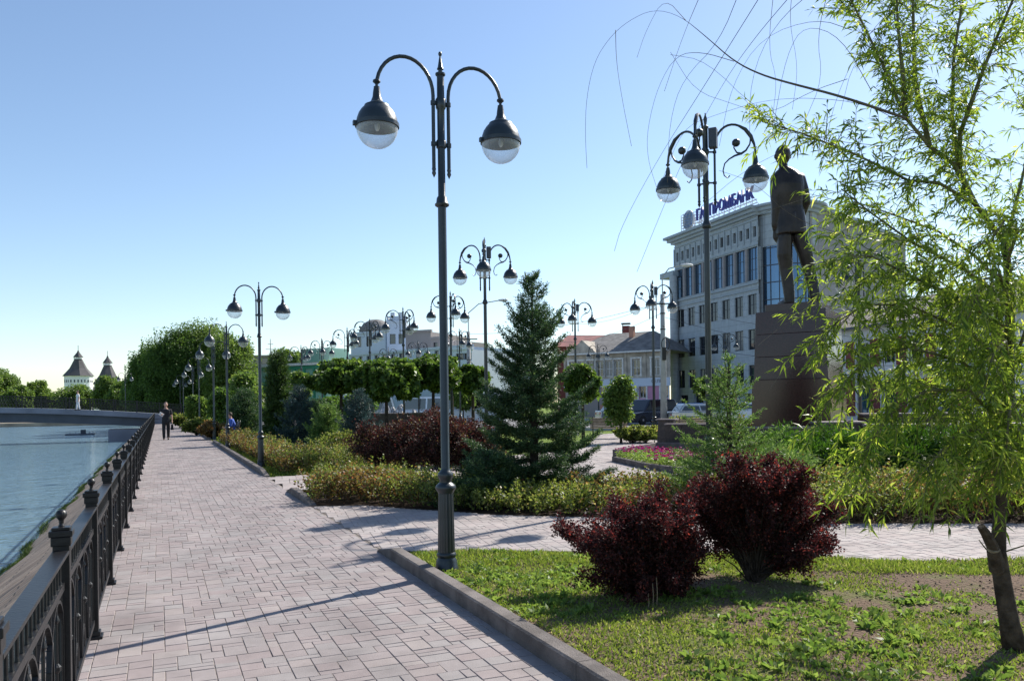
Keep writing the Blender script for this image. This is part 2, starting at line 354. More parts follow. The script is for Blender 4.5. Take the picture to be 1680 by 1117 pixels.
tag(mb.build('far_bank', mat('sandy_bank', (.33, .27, .2), .95, 0, .3, .3)), kind='structure')
# embankment slope
mb = MB(); ny = 120
def jig(y): return .06 * math.sin(y * 1.7) + .05 * math.sin(y * .61 + 2)
for i in range(ny + 1):
    y = -6 + i * 182 / ny
    e = -2.86 + jig(y)
    mb.v += [(-.60, y, .0), (e, y, -1.62), (e - .25, y, -2.2)]
for i in range(ny):
    a = i * 3; mb.f += [(a, a + 3, a + 4, a + 1), (a + 1, a + 4, a + 5, a + 2)]
tag(mb.build('embankment', M['slope']), kind='structure')
mb = MB(); mb.box(-.72, -.545, -6, 92, -.3, .045); tag(mb.build('kerb_strip', M['kerb'], bevel=.008), kind='structure')
# paving laid stone by stone
def paving(name, poly, z, material, ang=0.0, cell=.1, seed=1, edge=None, gap=.0016, far=1e9):
    xs = [p[0] for p in poly]; ys = [p[1] for p in poly]
    c, s = math.cos(ang), math.sin(ang)
    loc = [(p[0] * c + p[1] * s, -p[0] * s + p[1] * c) for p in poly]
    x0, x1 = min(p[0] for p in loc), max(p[0] for p in loc); y0, y1 = min(p[1] for p in loc), max(p[1] for p in loc)
    nx, ny = int((x1 - x0) / cell) + 1, int((y1 - y0) / cell) + 1
    gx, gy = np.meshgrid(x0 + (np.arange(nx) + .5) * cell, y0 + (np.arange(ny) + .5) * cell)
    ok = inside(gx, gy, loc); used = ~ok
    rnd = random.Random(seed); V = []; Fc = []
    kinds = [(2, 2), (3, 2), (2, 1), (3, 1), (2, 2), (2, 1), (3, 2), (2, 3)]
    for j in range(ny):
        i = 0; row = used[j]
        while i < nx:
            if row[i]: i += 1; continue
            w, h = rnd.choice(kinds)
            w = min(w, nx - i); h = min(h, ny - j)
            while w > 1 and used[j, i:i + w].any(): w -= 1
            while h > 1 and used[j:j + h, i:i + w].any(): h -= 1
            used[j:j + h, i:i + w] = True
            a0, a1, b0, b1 = x0 + i * cell + gap, x0 + (i + w) * cell - gap, y0 + j * cell + gap, y0 + (j + h) * cell - gap
            zz = z + rnd.uniform(-.0012, .0012); tx, ty = rnd.uniform(-.0012, .0012), rnd.uniform(-.0012, .0012)
            b = len(V)
            e = .003
            for (px, py, dz, k1, k2) in ((a0, b0, -.005, -1, -1), (a1, b0, -.005, 1, -1), (a1, b1, -.005, 1, 1), (a0, b1, -.005, -1, 1), (a0 + e, b0 + e, 0, -1, -1), (a1 - e, b0 + e, 0, 1, -1), (a1 - e, b1 - e, 0, 1, 1), (a0 + e, b1 - e, 0, -1, 1)):
                V.append((px * c - py * s, px * s + py * c, zz + dz + tx * k1 + ty * k2))
            Fc += [(b + 4, b + 5, b + 6, b + 7), (b, b + 1, b + 5, b + 4), (b + 1, b + 2, b + 6, b + 5), (b + 2, b + 3, b + 7, b + 6), (b + 3, b, b + 4, b + 7)]
            i += w
    me = bpy.data.meshes.new(name); me.from_pydata(V, [], Fc); me.update()
    return tag(link(name, me, material), kind='structure')
prom = [(-.545, -3), (KX + .05, -3), (KX + .05, 88), (-.545, 88)]
paving('promenade', prom, .0, M['paver'], 0, .07, 3)
sheet('promenade_bed', [(-.545, -3), (KX + .12, -3), (KX + .12, 88), (-.545, 88)], -.004, M['joint'])
def gp(*pts): return [tuple(G(x, y))[:2] for x, y in pts]
# side path crossing in front of the hedge
n1 = gp((614, 903), (760, 907), (900, 909), (1400, 924), (1680, 927)); n1.append((n1[-1][0] + 6, n1[-1][1] - 2.6))
f1 = gp((1680, 859), (1363, 859), (1100, 852), (820, 845), (593, 829), (511, 831)); f1.insert(0, (f1[0][0] + 6, f1[0][1] - 2.6))
n1[0] = (KX + .06, n1[0][1])
f1[-1] = (KX + .06, f1[-1][1]); sp = n1 + f1
angp = math.atan2(f1[0][1] - f1[3][1], f1[0][0] - f1[3][0])
paving('side_path', sp, .004, M['paver2'], angp + .35, .07, 5)
sheet('side_path_bed', sp, .0005, M['joint'])
# narrow path behind the hedge and the paved square
bp = gp((466, 805), (560, 800), (700, 797), (860, 806), (1100, 806), (1500, 812), (1900, 812), (1900, 716), (1500, 712), (1200, 712), (1040, 709), (985, 712), (960, 735), (760, 755), (620, 772), (500, 779), (434, 783))
bp[0] = (KX + .06, bp[0][1]); bp[-1] = (KX + .06, bp[-1][1])
paving('paved_square', bp, .004, M['paver2'], angp + .35, .15, 6, gap=.004)
sheet('paved_square_bed', bp, -.004, M['joint'])
# front lawn with soil
LZ = .045
fl = [(KX + .16, -3)] + [(KX + .16, n1[0][1] - .35)] + [(p[0], p[1] - .02) for p in n1[1:]] + [(n1[-1][0], -3)]
def lawn_z(x, y): return LZ + .03 * math.sin(x * 1.3 + .5) * math.sin(y * 1.1) + .012 * math.sin(x * 5 + y * 3)
mb = MB(); st = .12
lx = np.arange(KX + .12, 16, st); ly = np.arange(-1, 12, st)
idx = {}
for i, x in enumerate(lx):
    for j, y in enumerate(ly):
        idx[i, j] = len(mb.v); mb.v.append((x, y, lawn_z(x, y)))
cx_, cy_ = np.meshgrid(lx[:-1] + st / 2, ly[:-1] + st / 2, indexing='ij'); ins = inside(cx_, cy_, fl)
for i in range(len(lx) - 1):
    for j in range(len(ly) - 1):
        if ins[i, j]: mb.f.append((idx[i, j], idx[i + 1, j], idx[i + 1, j + 1], idx[i, j + 1]))
tag(mb.build('front_lawn', M['dirt'], smooth=True), kind='structure')
mb = MB(); lastp = [(p[0], p[1] - .03) for p in n1[1:]]
# low strip that closes the lawn edge against the side path
for a, b in zip(lastp[:-1], lastp[1:]): mb.bar((a[0], a[1], .0), (b[0], b[1], .0), .05, .085)
tag(mb.build('lawn_edging', M['kerb']), kind='structure')
# kerbs: stones one metre long
def kerb(y0, y1, slope0=False, slope1=False, x=KX):
    mb = MB(); y = y0
    while y < y1 - .05:
        e = min(y + 1.0, y1); h0 = .115; h1 = .115
        if slope1 and e >= y1 - .01: h1 = .02
        if slope0 and y <= y0 + .01: h0 = .02
        a, b = y + .003, e - .003
        vs = [(x, a, -.1), (x + .115, a, -.1), (x + .115, b, -.1), (x, b, -.1), (x, a, h0 - .012), (x + .115, a, h0), (x + .115, b, h1), (x, b, h1 - .012),
              (x + .014, a, h0), (x + .014, b, h1)]
        mb.add(vs, [(3, 2, 1, 0), (8, 5, 6, 9), (4, 8, 9, 7), (0, 1, 5, 8, 4), (1, 2, 6, 5), (2, 3, 7, 9, 6), (3, 0, 4, 7)])
        y = e
    return tag(mb.build('kerb', M['kerb']), kind='structure')
k1 = G(616, 904).y; kerb(-3, k1, slope1=True)
kerb(f1[-1][1] + .05, G(468, 806).y, True, True)
kerb(G(432, 782).y, G(351, 726).y, True, True)
kerb(G(346, 722).y + .3, G(314, 704).y + 2, False, False)
kerb(G(314, 704).y + 4, 88)
def curbline(pts, h=.1, w=.1, name='kerb', m='kerb'):
    mb = MB()
    for a, b in zip(pts[:-1], pts[1:]): mb.bar((a[0], a[1], h / 2 - .05), (b[0], b[1], h / 2 - .05), w, h + .1)
    return tag(mb.build(name, M[m]), kind='structure')
# road beyond the square
r0 = [P(420, 62), P(900, 46), P(1300, 44), P(2100, 40), P(2100, 60), P(1300, 62), P(900, 68), P(420, 92)]
sheet('road', [tuple(p)[:2] for p in r0], -.02, M['asphalt'])
mb = MB()
for a, b in zip(r0[:3], r0[1:4]): mb.bar((a.x, a.y, .04), (b.x, b.y, .04), .25, .18)
tag(mb.build('road_kerb', M['concrete']), kind='structure')
r1 = [P(560, 76), P(900, 69), P(1300, 63), P(2100, 61), P(2100, 66), P(1300, 74), P(1120, 82), P(900, 80), P(560, 90)]
sheet('pavement', [tuple(p)[:2] for p in r1], -.01, M['concrete'])

# ============================================================ FENCE
fy0, fsp, nf = 8.1, 1.85, 47
FZ = 1.0
fence = empty('fence', (XF, fy0, .0), 0, 'long black iron railing with ball topped posts between paving and river bank', 'fence')
def fpost():
    mb = MB(); w = .036
    mb.box(-w, w, -w, w, 0, .95)
    for z0, z1, a in ((0, .02, .062), (.02, .05, .048), (.94, .985, .043), (.985, 1.015, .051), (1.015, 1.03, .04)): mb.box(-a, a, -a, a, z0 + .0002, z1)
    mb.lathe([(.016, 1.03), (.010, 1.045), (.012, 1.062)] + [(.026 * math.sin(t), 1.088 - .026 * math.cos(t)) for t in [R(35), R(60), R(80), R(100), R(120), R(140), R(160)]] + [(.001, 1.114)], 14)
    return mb
def fpanel():
    L = fsp - .092; y0 = .046; mb = MB()
    for z, w, h in ((.75, .03, .035), (.12, .03, .035)): mb.bar((0, y0, z), (0, y0 + L, z), w, h)
    n = 17
    for k in range(n):                       # short balusters under the rail
        y = y0 + L * (k + .5) / n
        mb.lathe([(.011, 0), (.007, .02), (.007, .10), (.007, .125)], 6, (0, y, .765), cap=False)
    na = 4; wd = L / na
    for k in range(na):                       # tall pointed arches crossing each other
        c = y0 + wd * (k + .5); pts = []
        for t in np.linspace(0, math.pi, 13):
            pts.append((0, c - math.cos(t) * wd * .62, .36 + math.sin(t) ** .8 * .36))
        pts = [(0, pts[0][1] + .03, .13)] + pts + [(0, pts[-1][1] - .03, .13)]
        pts = [(p[0], min(max(p[1], y0 + .01), y0 + L - .01), p[2]) for p in pts]
        for a, b in zip(pts[:-1], pts[1:]):
            if (Vector(a) - Vector(b)).length > .004: mb.bar(a, b, .014, .022, up=Vector((1, 0, 0)))
        mb.tube([(0, c, .13), (0, c, .70)], .008, 6)
        mb.lathe([(.008, 0), (.02, .015), (.02, .03), (.008, .045)], 8, (0, c, .40), cap=False)
        mb.lathe([(.006, 0), (.016, .02), (.004, .06)], 6, (0, c, .62), cap=False)
        mb.tube([(0, c + .0, .28), (.0, c + .06, .22), (0, c + .09, .15)], .006, 5); mb.tube([(0, c, .28), (0, c - .06, .22), (0, c - .09, .15)], .006, 5)
    for k in range(na + 1):
        c = y0 + wd * k; c = min(max(c, y0 + .02), y0 + L - .02)
        mb.tube([(0, c, .13), (0, c, .73)], .007, 6)
    return mb
def frail():
    mb = MB(); L = fsp - .092; mb.box(-.036, .036, .046, .046 + L, .902, .92); mb.box(-.02, .02, .047, .045 + L, .885, .902); return mb
po = fpost().build('post', M['iron'], fence, bevel=.004); pa = fpanel().build('panel', M['iron'], fence); ra = frail().build('top_rail', M['iron'], fence, bevel=.003)
for k in range(-3, nf - 3):
    for o in (po, pa, ra):
        c = o if k == -3 else o.copy()
        if k != -3: COL.objects.link(c); c.parent = fence
        c.location = (0, k * fsp, 0); c.scale = (1, 1, FZ)

# ============================================================ LAMPS
def hood(parent, x, y, zt, s=1.0):
    """one hanging lamp; zt = height of the joint under the arm"""
    mb = MB(); S = s
    mb.lathe([(.012 * S, .0), (.034 * S, -.015 * S), (.036 * S, -.03 * S), (.014 * S, -.05 * S), (.014 * S, -.07 * S), (.028 * S, -.075 * S), (.028 * S, -.085 * S), (.034 * S, -.12 * S), (.04 * S, -.17 * S), (.058 * S, -.215 * S), (.09 * S, -.24 * S), (.115 * S, -.25 * S), (.118 * S, -.262 * S),
              (.145 * S, -.29 * S), (.17 * S, -.33 * S), (.186 * S, -.375 * S), (.192 * S, -.41 * S), (.203 * S, -.415 * S), (.203 * S, -.45 * S), (.196 * S, -.455 * S), (.19 * S, -.45 * S), (.02, -.40 * S)], 26, (x, y, zt))
    mb.box(x - .225 * S, x - .195 * S, y - .02, y + .02, zt - .455 * S, zt - .415 * S)
    o = mb.build('lamp_hood', M['lamp'], parent); smooth_by_angle(o, 40)
    gm = MB(); pr = [(.192 * S * math.sin(t), zt - .452 * S - .192 * S * math.cos(t)) for t in np.linspace(R(89), R(2), 12)]
    gm.lathe(pr, 26, (x, y, 0), cap=False); gl = gm.build('glass_globe', M['globe'], o, smooth=True)
    bm = MB(); bm.lathe([(.02, 0), (.026, -.02), (.022, -.05), (.012, -.07), (.001, -.075)], 10, (x, y, zt - .41 * S)); bm.build('bulb', M['framew'], o, smooth=True)
def base_profile(k=1.0, top=.93):
    return [(.115 * k, 0), (.115 * k, .03), (.105 * k, .05), (.1 * k, .10), (.085 * k, .13), (.094 * k, .15), (.094 * k, .165), (.082 * k, .18)], [(.082 * k, .181), (.072 * k, .74)], \
           [(.072 * k, .741), (.08 * k, .76), (.098 * k, .785), (.1 * k, .80), (.09 * k, .82), (.058 * k, .845), (.058 * k, .87), (.066 * k, .885), (.076 * k, .91), (.072 * k, .935), (.05 * k, .955), (.045 * k, .97)]
def pole_mb(prof_top, k=1.0):
    mb = MB(); a, b, c = base_profile(k)
    mb.lathe(a, 20, cap=True); mb.lathe(b, 36, flute=.07, cap=False); mb.lathe(c + prof_top, 20)
    return mb
def two_arm():
    t = empty('street_lamp')
    top = [(.041, .98), (.040, 3.47), (.066, 3.485), (.07, 3.5), (.055, 3.515), (.05, 3.56), (.036, 3.58), (.035, 4.03), (.048, 4.04), (.05, 4.1), (.036, 4.12), (.036, 4.40), (.048, 4.42), (.05, 4.5), (.036, 4.52), (.034, 4.72), (.048, 4.735), (.048, 4.75), (.02, 4.765), (.02, 4.785), (.032, 4.79), (.03, 4.8), (.024, 4.81), (.008, 4.915), (.016, 4.925), (.018, 4.94), (.012, 4.955), (.001, 4.96)]
    o = pole_mb(top).build('pole', M['lamp'], t); smooth_by_angle(o, 40)
    for s in (-1, 1):
        m = MB(); tx = .076 * s
        arc = [(tx, 0, 3.83), (tx, 0, 4.5)] + [(s * (.350 - .274 * math.cos(q)), 0, 4.53 + .325 * math.sin(q)) for q in np.linspace(.0, math.pi * .93, 16)]
        arc.append((s * .622, 0, 4.59)); m.tube(arc, .0175, 10)
        m.lathe([(.0, 3.745), (.022, 3.79), (.016, 3.81), (.022, 3.83), (.019, 3.84)], 8, (tx, 0, 0), cap=False)
        for z in (4.07, 4.46):
            m.lathe([(.018, -.02), (.026, -.018), (.026, .018), (.018, .02)], 10, (tx, 0, z), cap=False); m.bar((s * .03, 0, z), (tx, 0, z), .02, .022)
        a = m.build('arm', M['lamp'], t); smooth_by_angle(a, 40)
        hood(a, s * .622, 0, 4.605)
    return t
def three_arm(box=True):
    t = empty('triple_street_lamp')
    top = [(.058, .98), (.05, 4.60), (.075, 4.62), (.085, 4.66), (.07, 4.70), (.046, 4.75), (.044, 5.36), (.058, 5.38), (.058, 5.43), (.044, 5.45), (.044, 5.9), (.058, 5.92), (.058, 5.98), (.042, 6.0), (.04, 6.35), (.055, 6.37), (.055, 6.39), (.02, 6.42), (.03, 6.48), (.034, 6.53), (.01, 6.6), (.012, 6.62), (.001, 6.64)]
    o = pole_mb(top, 1.25).build('pole', M['lamp'], t); smooth_by_angle(o, 40)
    for k in range(3):
        rz = Matrix.Rotation(R(120 * k), 4, 'Z'); m = MB(); tx = .16
        arc = [(tx, 0, 5.12), (tx, 0, 6.0)] + [(.50 - .34 * math.cos(q), 0, 6.02 + .42 * math.sin(q)) for q in np.linspace(0.1, math.pi * .60, 10)]
        arc += [(.72, 0, 6.36), (.82, 0, 6.24), (.88, 0, 6.10), (.90, 0, 5.98)]
        m.tube(arc, .021, 8); m.tube([arc[-5], arc[-4], arc[-3], arc[-2]], [.022, .034, .036, .022], 8)
        curl = [(.82, 0, 6.22), (.80, 0, 6.10), (.73, 0, 5.99), (.64, 0, 5.93), (.56, 0, 5.95), (.51, 0, 6.03), (.52, 0, 6.11)]
        m.tube(curl, [.014, .014, .018, .024, .014, .012, .012], 7)
        m.lathe([(.001, -.07), (.04, -.06), (.068, -.03), (.072, 0), (.068, .03), (.04, .06), (.001, .07)], 14, (.55, 0, 6.12), cap=False)
        m.tube([(.64, 0, 5.93), (.52, 0, 5.89), (.42, 0, 5.83), (.34, 0, 5.75), (.31, 0, 5.63), (.33, 0, 5.54), (.39, 0, 5.50), (.43, 0, 5.54)], [.02, .018, .013, .012, .012, .011, .01, .012], 7)
        m.lathe([(.0, 5.0), (.028, 5.06), (.018, 5.09), (.028, 5.11), (.021, 5.13)], 8, (tx, 0, 0), cap=False)
        for z in (5.41, 5.95):
            m.lathe([(.02, -.025), (.034, -.02), (.034, .02), (.02, .025)], 8, (tx, 0, z), cap=False); m.bar((.04, 0, z), (tx, 0, z), .022, .026)
        m.v = [tuple(rz @ Vector(v)) for v in m.v]
        a = m.build('arm', M['lamp'], t); smooth_by_angle(a, 40)
        q = rz @ Vector((.9, 0, 0)); hood(a, q.x, q.y, 5.98, 1.12)
    if box:
        m = MB(); m.box(-.075, .075, .06, .2, 6.0, 6.34); m.build('control_box', M['frame'], t, bevel=.01)
    return t
def hgt_D(ytop, px, H): return (H - EYE) * F / (hor(px) - ytop)
LA = two_arm(); LA.scale = (.985,) * 3; LA.location = G(733, 941); LA.location.z = .03; LA.rotation_euler = (0, 0, 0)
tag(LA, 'tall dark double armed street lamp on the grass corner, nearest of all', 'street lamp', 'double street lamps along the riverside path')
two = [(427, hgt_D(458, 425, 4.96), 'dark double armed street lamp rising from the low bronze hedge, second from the camera'),
       (373, 30.6, 'dark double armed street lamp right behind the seated person in blue'),
       (351, 38.5, 'dark double armed street lamp just past the small bush beside the bench'),
       (327, 51, 'double armed street lamp further up the path, second behind the bench'),
       (317, 62, 'double armed street lamp far up the path before the big dark tree'),
       (301, 79, 'small looking double street lamp far along the path, second from its end'),
       (296, 90, 'smallest looking double street lamp at the far end of the path')]
LX = LA.location.x
for px, D, lb in two:
    o = copy_tree(LA); p = P(px, D); o.location = (p.x, p.y, 0); o.rotation_euler = (0, 0, 0); tag(o, lb)
bl = copy_tree(LA); bl.location = P(206, 84); bl.location.z = .55; bl.rotation_euler = (0, 0, 0); tag(bl, 'distant double globe lamp standing beside the bridge railing', group='double street lamps along the riverside path')
def az(px, D, side):  # bearing of the front arm: towards the camera
    p = P(px, D); return math.atan2(-p.y, -p.x) + side
TA = three_arm(True)
three = [(1163, hgt_D(185, 1157, 6.64), R(-11), 1, 'tall triple armed lamp with scrolls standing left of the bronze statue, largest of its kind'),
         (798, hgt_D(389, 797, 6.64), R(-2), 1, 'triple armed lamp with scrolls and a box rising just left of the big spruce'),
         (741, hgt_D(477, 741, 6.64), R(14), 0, 'triple armed scroll lamp partly behind the nearest lamp pole'),
         (663, hgt_D(503, 662, 6.64), R(38), 0, 'triple scroll lamp above the round maples in front of the pale blue block'),
         (608, hgt_D(522, 608, 6.64), R(38), 0, 'triple scroll lamp in front of the domed corner of the pale block'),
         (571, hgt_D(536, 571, 6.64), R(38), 0, 'triple scroll lamp at the left end of the pale block, above the maples'),
         (529, hgt_D(554, 529, 6.64), R(5), 0, 'triple scroll lamp in front of the green framed kiosk building'),
         (495, hgt_D(565, 495, 6.64), R(38), 0, 'triple scroll lamp farthest left, between column conifer and green building'),
         (638, hgt_D(568, 638, 6.64), R(0), 0, 'distant triple scroll lamp, low above the maple crowns between two taller ones'),
         (687, hgt_D(557, 687, 6.64), R(3), 0, 'distant triple scroll lamp low before the grey brown block'),
         (755, hgt_D(538, 755, 6.64), R(12), 0, 'distant triple scroll lamp between nearest pole and the lamp beside the spruce'),
         (945, hgt_D(489, 944, 6.64), R(-8), 1, 'triple scroll lamp right of the big spruce before the old two storey house'),
         (1073, hgt_D(459, 1071, 6.64), R(-4), 1, 'triple scroll lamp left of the concrete pole and the grey bank building'),
         (982, hgt_D(563, 982, 6.64), R(60), 0, 'distant triple lamp in front of the old house windows'),
         (1191, hgt_D(545, 1191, 6.64), R(60), 0, 'small distant triple lamp in front of the bank windows behind the young conifer'),
         (1411, hgt_D(408, 1411, 6.64), R(-24), 0, 'triple scroll lamp behind the willow leaves right of the statue'),
         (1548, hgt_D(498, 1548, 6.64), R(30), 0, 'triple scroll lamp nearly hidden in the willow foliage before the tiled roof')]
TB = None
for i, (px, D, sd, bx, lb) in enumerate(three):
    if i == 0: o = TA
    else: o = copy_tree(TA)
    p = P(px, D); o.location = (p.x, p.y, 0); o.rotation_euler = (0, 0, az(px, D, sd))
    if not bx:
        for k in list(o.children):
            if k.name.startswith('control_box'): bpy.data.objects.remove(k)
    tag(o, lb, 'street lamp', 'triple scroll street lamps around the square')
# ============================================================ FIGURES
def remeshed(mb, name, material, parent=None, vox=.02, sm=2):
    o = mb.build(name, None, None)
    r = o.modifiers.new('r', 'REMESH'); r.mode = 'VOXEL'; r.voxel_size = vox; r.use_smooth_shade = True
    s = o.modifiers.new('s', 'SMOOTH'); s.iterations = sm; s.factor = .5
    dg = bpy.context.evaluated_depsgraph_get(); me = bpy.data.meshes.new_from_object(o.evaluated_get(dg))
    old = o.data; bpy.data.objects.remove(o); bpy.data.meshes.remove(old)
    me.name = name; me.materials.clear(); n = link(name, me, material, parent, True); return n
def limb(mb, pts, rs, n=10):
    pts = [Vector(p) for p in pts]
    mb.tube(pts, list(rs), n)
    for p, r in zip(pts, rs): ball(mb, p, r * .99, n)
def ball(mb, c, r, n=12, sz=(1, 1, 1)):
    c = Vector(c); prof = [(r * math.sin(t) * 1, -r * math.cos(t)) for t in np.linspace(.02, math.pi - .02, 9)]
    b = len(mb.v); mb.lathe(prof, n, (0, 0, 0)); mb.v[b:] = [(c.x + v[0] * sz[0], c.y + v[1] * sz[1], c.z + v[2] * sz[2]) for v in mb.v[b:]]
def loft(mb, rings, n=18):
    """rings: (x, y, z, half width, half depth)"""
    b = len(mb.v)
    for (x, y, z, w, d) in rings:
        for k in range(n):
            t = 2 * math.pi * k / n; c, s = math.cos(t), math.sin(t)
            mb.v.append((x + w * math.copysign(abs(c) ** .8, c), y + d * math.copysign(abs(s) ** .8, s), z))
    for i in range(len(rings) - 1):
        for k in range(n):
            k2 = (k + 1) % n; mb.f.append((b + i * n + k, b + i * n + k2, b + (i + 1) * n + k2, b + (i + 1) * n + k))
    mb.f.append(tuple(b + k for k in range(n))[::-1]); mb.f.append(tuple(b + (len(rings) - 1) * n + k for k in range(n)))
def hand(mb, p, d, s=1.0, side=(1, 0, 0)):
    p, d, sd = Vector(p), Vector(d).normalized(), Vector(side).normalized(); nrm = d.cross(sd)
    limb(mb, [p, p + d * .05 * s, p + d * .085 * s], [.028 * s, .036 * s, .034 * s], 8)
    for i, (o, L) in enumerate(((-.030, .062), (-.011, .072), (.009, .068), (.028, .052))):
        a = p + d * .085 * s + sd * o * s; b_ = a + (d * .62 + nrm * .15) * L * s; c = b_ + (d * .3 + nrm * .35) * L * s
        limb(mb, [a, b_, c], [.011 * s, .010 * s, .008 * s], 6)
    a = p + d * .03 * s - sd * .03 * s
    limb(mb, [a, a + (d * .6 - sd * .55) * .05 * s, a + (d * 1.25 - sd * .6) * .05 * s], [.014 * s, .012 * s, .009 * s], 6)

# ---- bronze statue on granite pedestal
SD = 20.2; sp0 = P(1306, SD)
srot = math.atan2(right_h.y, right_h.x)
stz = zat(1300, 501, SD)
statue = empty('statue', (sp0.x, sp0.y, stz), srot, 'dark bronze statue of a man in a long jacket seen from behind', 'statue')
mb = MB(); X0 = -.09
loft(mb, [(-.07, 0, 1.85, .45, .29), (-.06, 0, 2.15, .43, .28), (-.09, 0, 2.5, .38, .25), (-.12, -.02, 2.8, .43, .28), (-.14, -.03, 3.08, .46, .28), (-.15, -.02, 3.25, .46, .24), (-.19, 0, 3.38, .36, .18), (-.24, 0, 3.46, .18, .14), (-.25, 0, 3.5, .13, .12)])
limb(mb, [(-.25, 0, 3.4), (-.25, .02, 3.62)], [.13, .115]); ball(mb, (-.25, .02, 3.84), .20, 16, (.98, 1.12, 1.28)); ball(mb, (-.25, .05, 3.76), .15, 14, (.9, 1.1, 1.2))
for s in (-1, 1): ball(mb, (-.25 + s * .2, .03, 3.8), .045, 8, (.5, 1, 1.4))
ball(mb, (-.27, .25, 3.8), .035, 8, (.8, 1.4, 1.3))
limb(mb, [(-.53, 0, 3.2), (-.56, -.02, 2.9), (-.54, -.02, 2.5), (-.53, .06, 2.15), (-.52, .1, 1.98)], [.155, .15, .125, .115, .10]); hand(mb, (-.52, .11, 1.96), (0.02, .1, -1), 2.3, (0, 1, 0))
limb(mb, [(.25, 0, 3.2), (.34, -.03, 2.9), (.40, -.05, 2.62), (.34, .12, 2.38), (.24, .26, 2.22)], [.155, .14, .125, .115, .10]); hand(mb, (.24, .27, 2.2), (-.3, .3, -1), 2.2, (0, 1, 0))
limb(mb, [(-.27, 0, 1.75), (-.24, 0, 1.3), (-.2, .03, .92), (-.16, -.01, .5), (-.14, -.03, .16)], [.23, .195, .165, .15, .135]); limb(mb, [(-.14, -.05, .09), (-.2, .16, .08), (-.26, .34, .07)], [.12, .11, .075])
limb(mb, [(.17, 0, 1.75), (.29, -.02, 1.3), (.38, .0, .9), (.44, -.08, .5), (.48, -.12, .18)], [.23, .195, .165, .15, .135]); limb(mb, [(.48, -.15, .09), (.51, .06, .08), (.53, .26, .07)], [.12, .11, .075])
def warp(v):
    x, y, z = v; f = 1.0 if z < 1.3 else (1 - .2 * min(1, (z - 1.3) / .35) if z < 3.5 else 1.0); return (-.10 + (x + .10) * f, y, max(z, 0))
mb.v = [warp(v) for v in mb.v]
body = remeshed(mb, 'body', M['bronze'], statue, .019, 3)
ja = MB(); loft(ja, [(-.07, 0, 1.80, .475, .31), (-.07, 0, 1.82, .48, .315), (-.07, 0, 2.0, .475, .31), (-.065, 0, 2.2, .445, .295), (-.09, 0, 2.5, .40, .27), (-.12, -.02, 2.8, .45, .295), (-.14, -.03, 3.05, .475, .295), (-.15, -.02, 3.27, .465, .25), (-.19, 0, 3.40, .36, .19), (-.24, 0, 3.49, .17, .16)])
limb(ja, [(-.53, 0, 3.2), (-.56, -.02, 2.9), (-.545, -.02, 2.5), (-.535, .05, 2.08)], [.17, .165, .145, .135]); limb(ja, [(.25, 0, 3.2), (.35, -.03, 2.9), (.41, -.05, 2.62), (.35, .12, 2.38), (.27, .22, 2.27)], [.17, .155, .145, .135, .125])
ja.bar((-.085, -.30, 1.83), (-.085, -.305, 2.3), .03, .05)
limb(ja, [(-.36, -.02, 3.46), (-.25, -.15, 3.50), (-.14, -.02, 3.46)], [.04, .05, .04])
ja.v = [warp(v) for v in ja.v]
remeshed(ja, 'jacket', M['bronze'], statue, .022, 2)
pp0 = P(1312, SD)
ped = empty('pedestal', (pp0.x, pp0.y, 0), srot + R(56), 'tall polished dark red brown granite pedestal carrying the bronze statue', 'pedestal')
mb = MB(); a = .86; mb.frustum(-.96, .96, -.96, .96, 0, 2.1, .03, .03); mb.build('lower_block', M['granite'], ped, bevel=.012)
mb = MB(); hh_ = (stz - .2 - 2.1) / 3
for k in range(3): a = .89 - .0167 * k; mb.frustum(-a, a, -a, a, 2.1 + hh_ * k + (.005 if k else 0), 2.1 + hh_ * (k + 1), .0167, .0167)
mb.build('upper_block', M['granite'], ped, bevel=.006)
mb = MB(); mb.box(-.66, .66, -.66, .66, stz - .2, stz); mb.build('plinth_slab', M['granite'], ped, bevel=.012)
# ---- granite terraces, walls and flower bed
def frame_at(p, rz): return Matrix.Translation((p.x, p.y, 0)) @ Matrix.Rotation(rz, 4, 'Z')
def wallblock(pA, pB, h, t, label, cat='granite wall', name='granite_wall', m='granite2', lean=0.0, cap=True, group=None):
    d = pB - pA; L = math.hypot(d.x, d.y); o = empty(name, (pA.x, pA.y, 0), math.atan2(d.y, d.x), label, cat, group)
    mb = MB(); n = max(1, round(L / .55))
    for k in range(n):
        mb.frustum(L * k / n + .003, L * (k + 1) / n - .003, 0, t, -.05, h, lean, lean)
    mb.build('panel', M[m], o, bevel=.006)
    if cap: MB().box(-.02, L + .02, -.03, t + .03, h + .0005, h + .045).build('capstone', M['kerbdark'], o, bevel=.006)
    return o
wallblock(P(1225, 18.2), P(1336, 18.0), .93, .45, 'low dark granite wall with pale cap in front of the pedestal base')
wallblock(P(1336, 17.9), P(1418, 17.7), 1.04, .6, 'granite block a step higher, right below the pedestal corner')
wallblock(P(1416, 18.6), P(1720, 18.0), 1.2, .5, 'upper granite terrace wall right of the pedestal behind willow leaves')
wallblock(P(1416, 17.6), P(1720, 17.0), .98, .5, 'lower granite terrace wall under the upper one, behind the junipers')
wallblock(P(1076, 25.7), P(1106, 25.4), .98, .4, 'short slanted end piece of the brown granite wall by the flower bed', lean=.05)
wallblock(P(1090, 25.0), P(1262, 23.6), .84, .4, 'long brown granite panel wall behind the flower bed')
wallblock(P(612, 35), P(672, 34.6), 1.18, .5, 'reddish granite basin wall left of the small red shrub under the maples', cap=True)
wallblock(P(676, 34.2), P(693, 34.1), 1.2, .6, 'square granite pillar beside the basin wall under the maples')
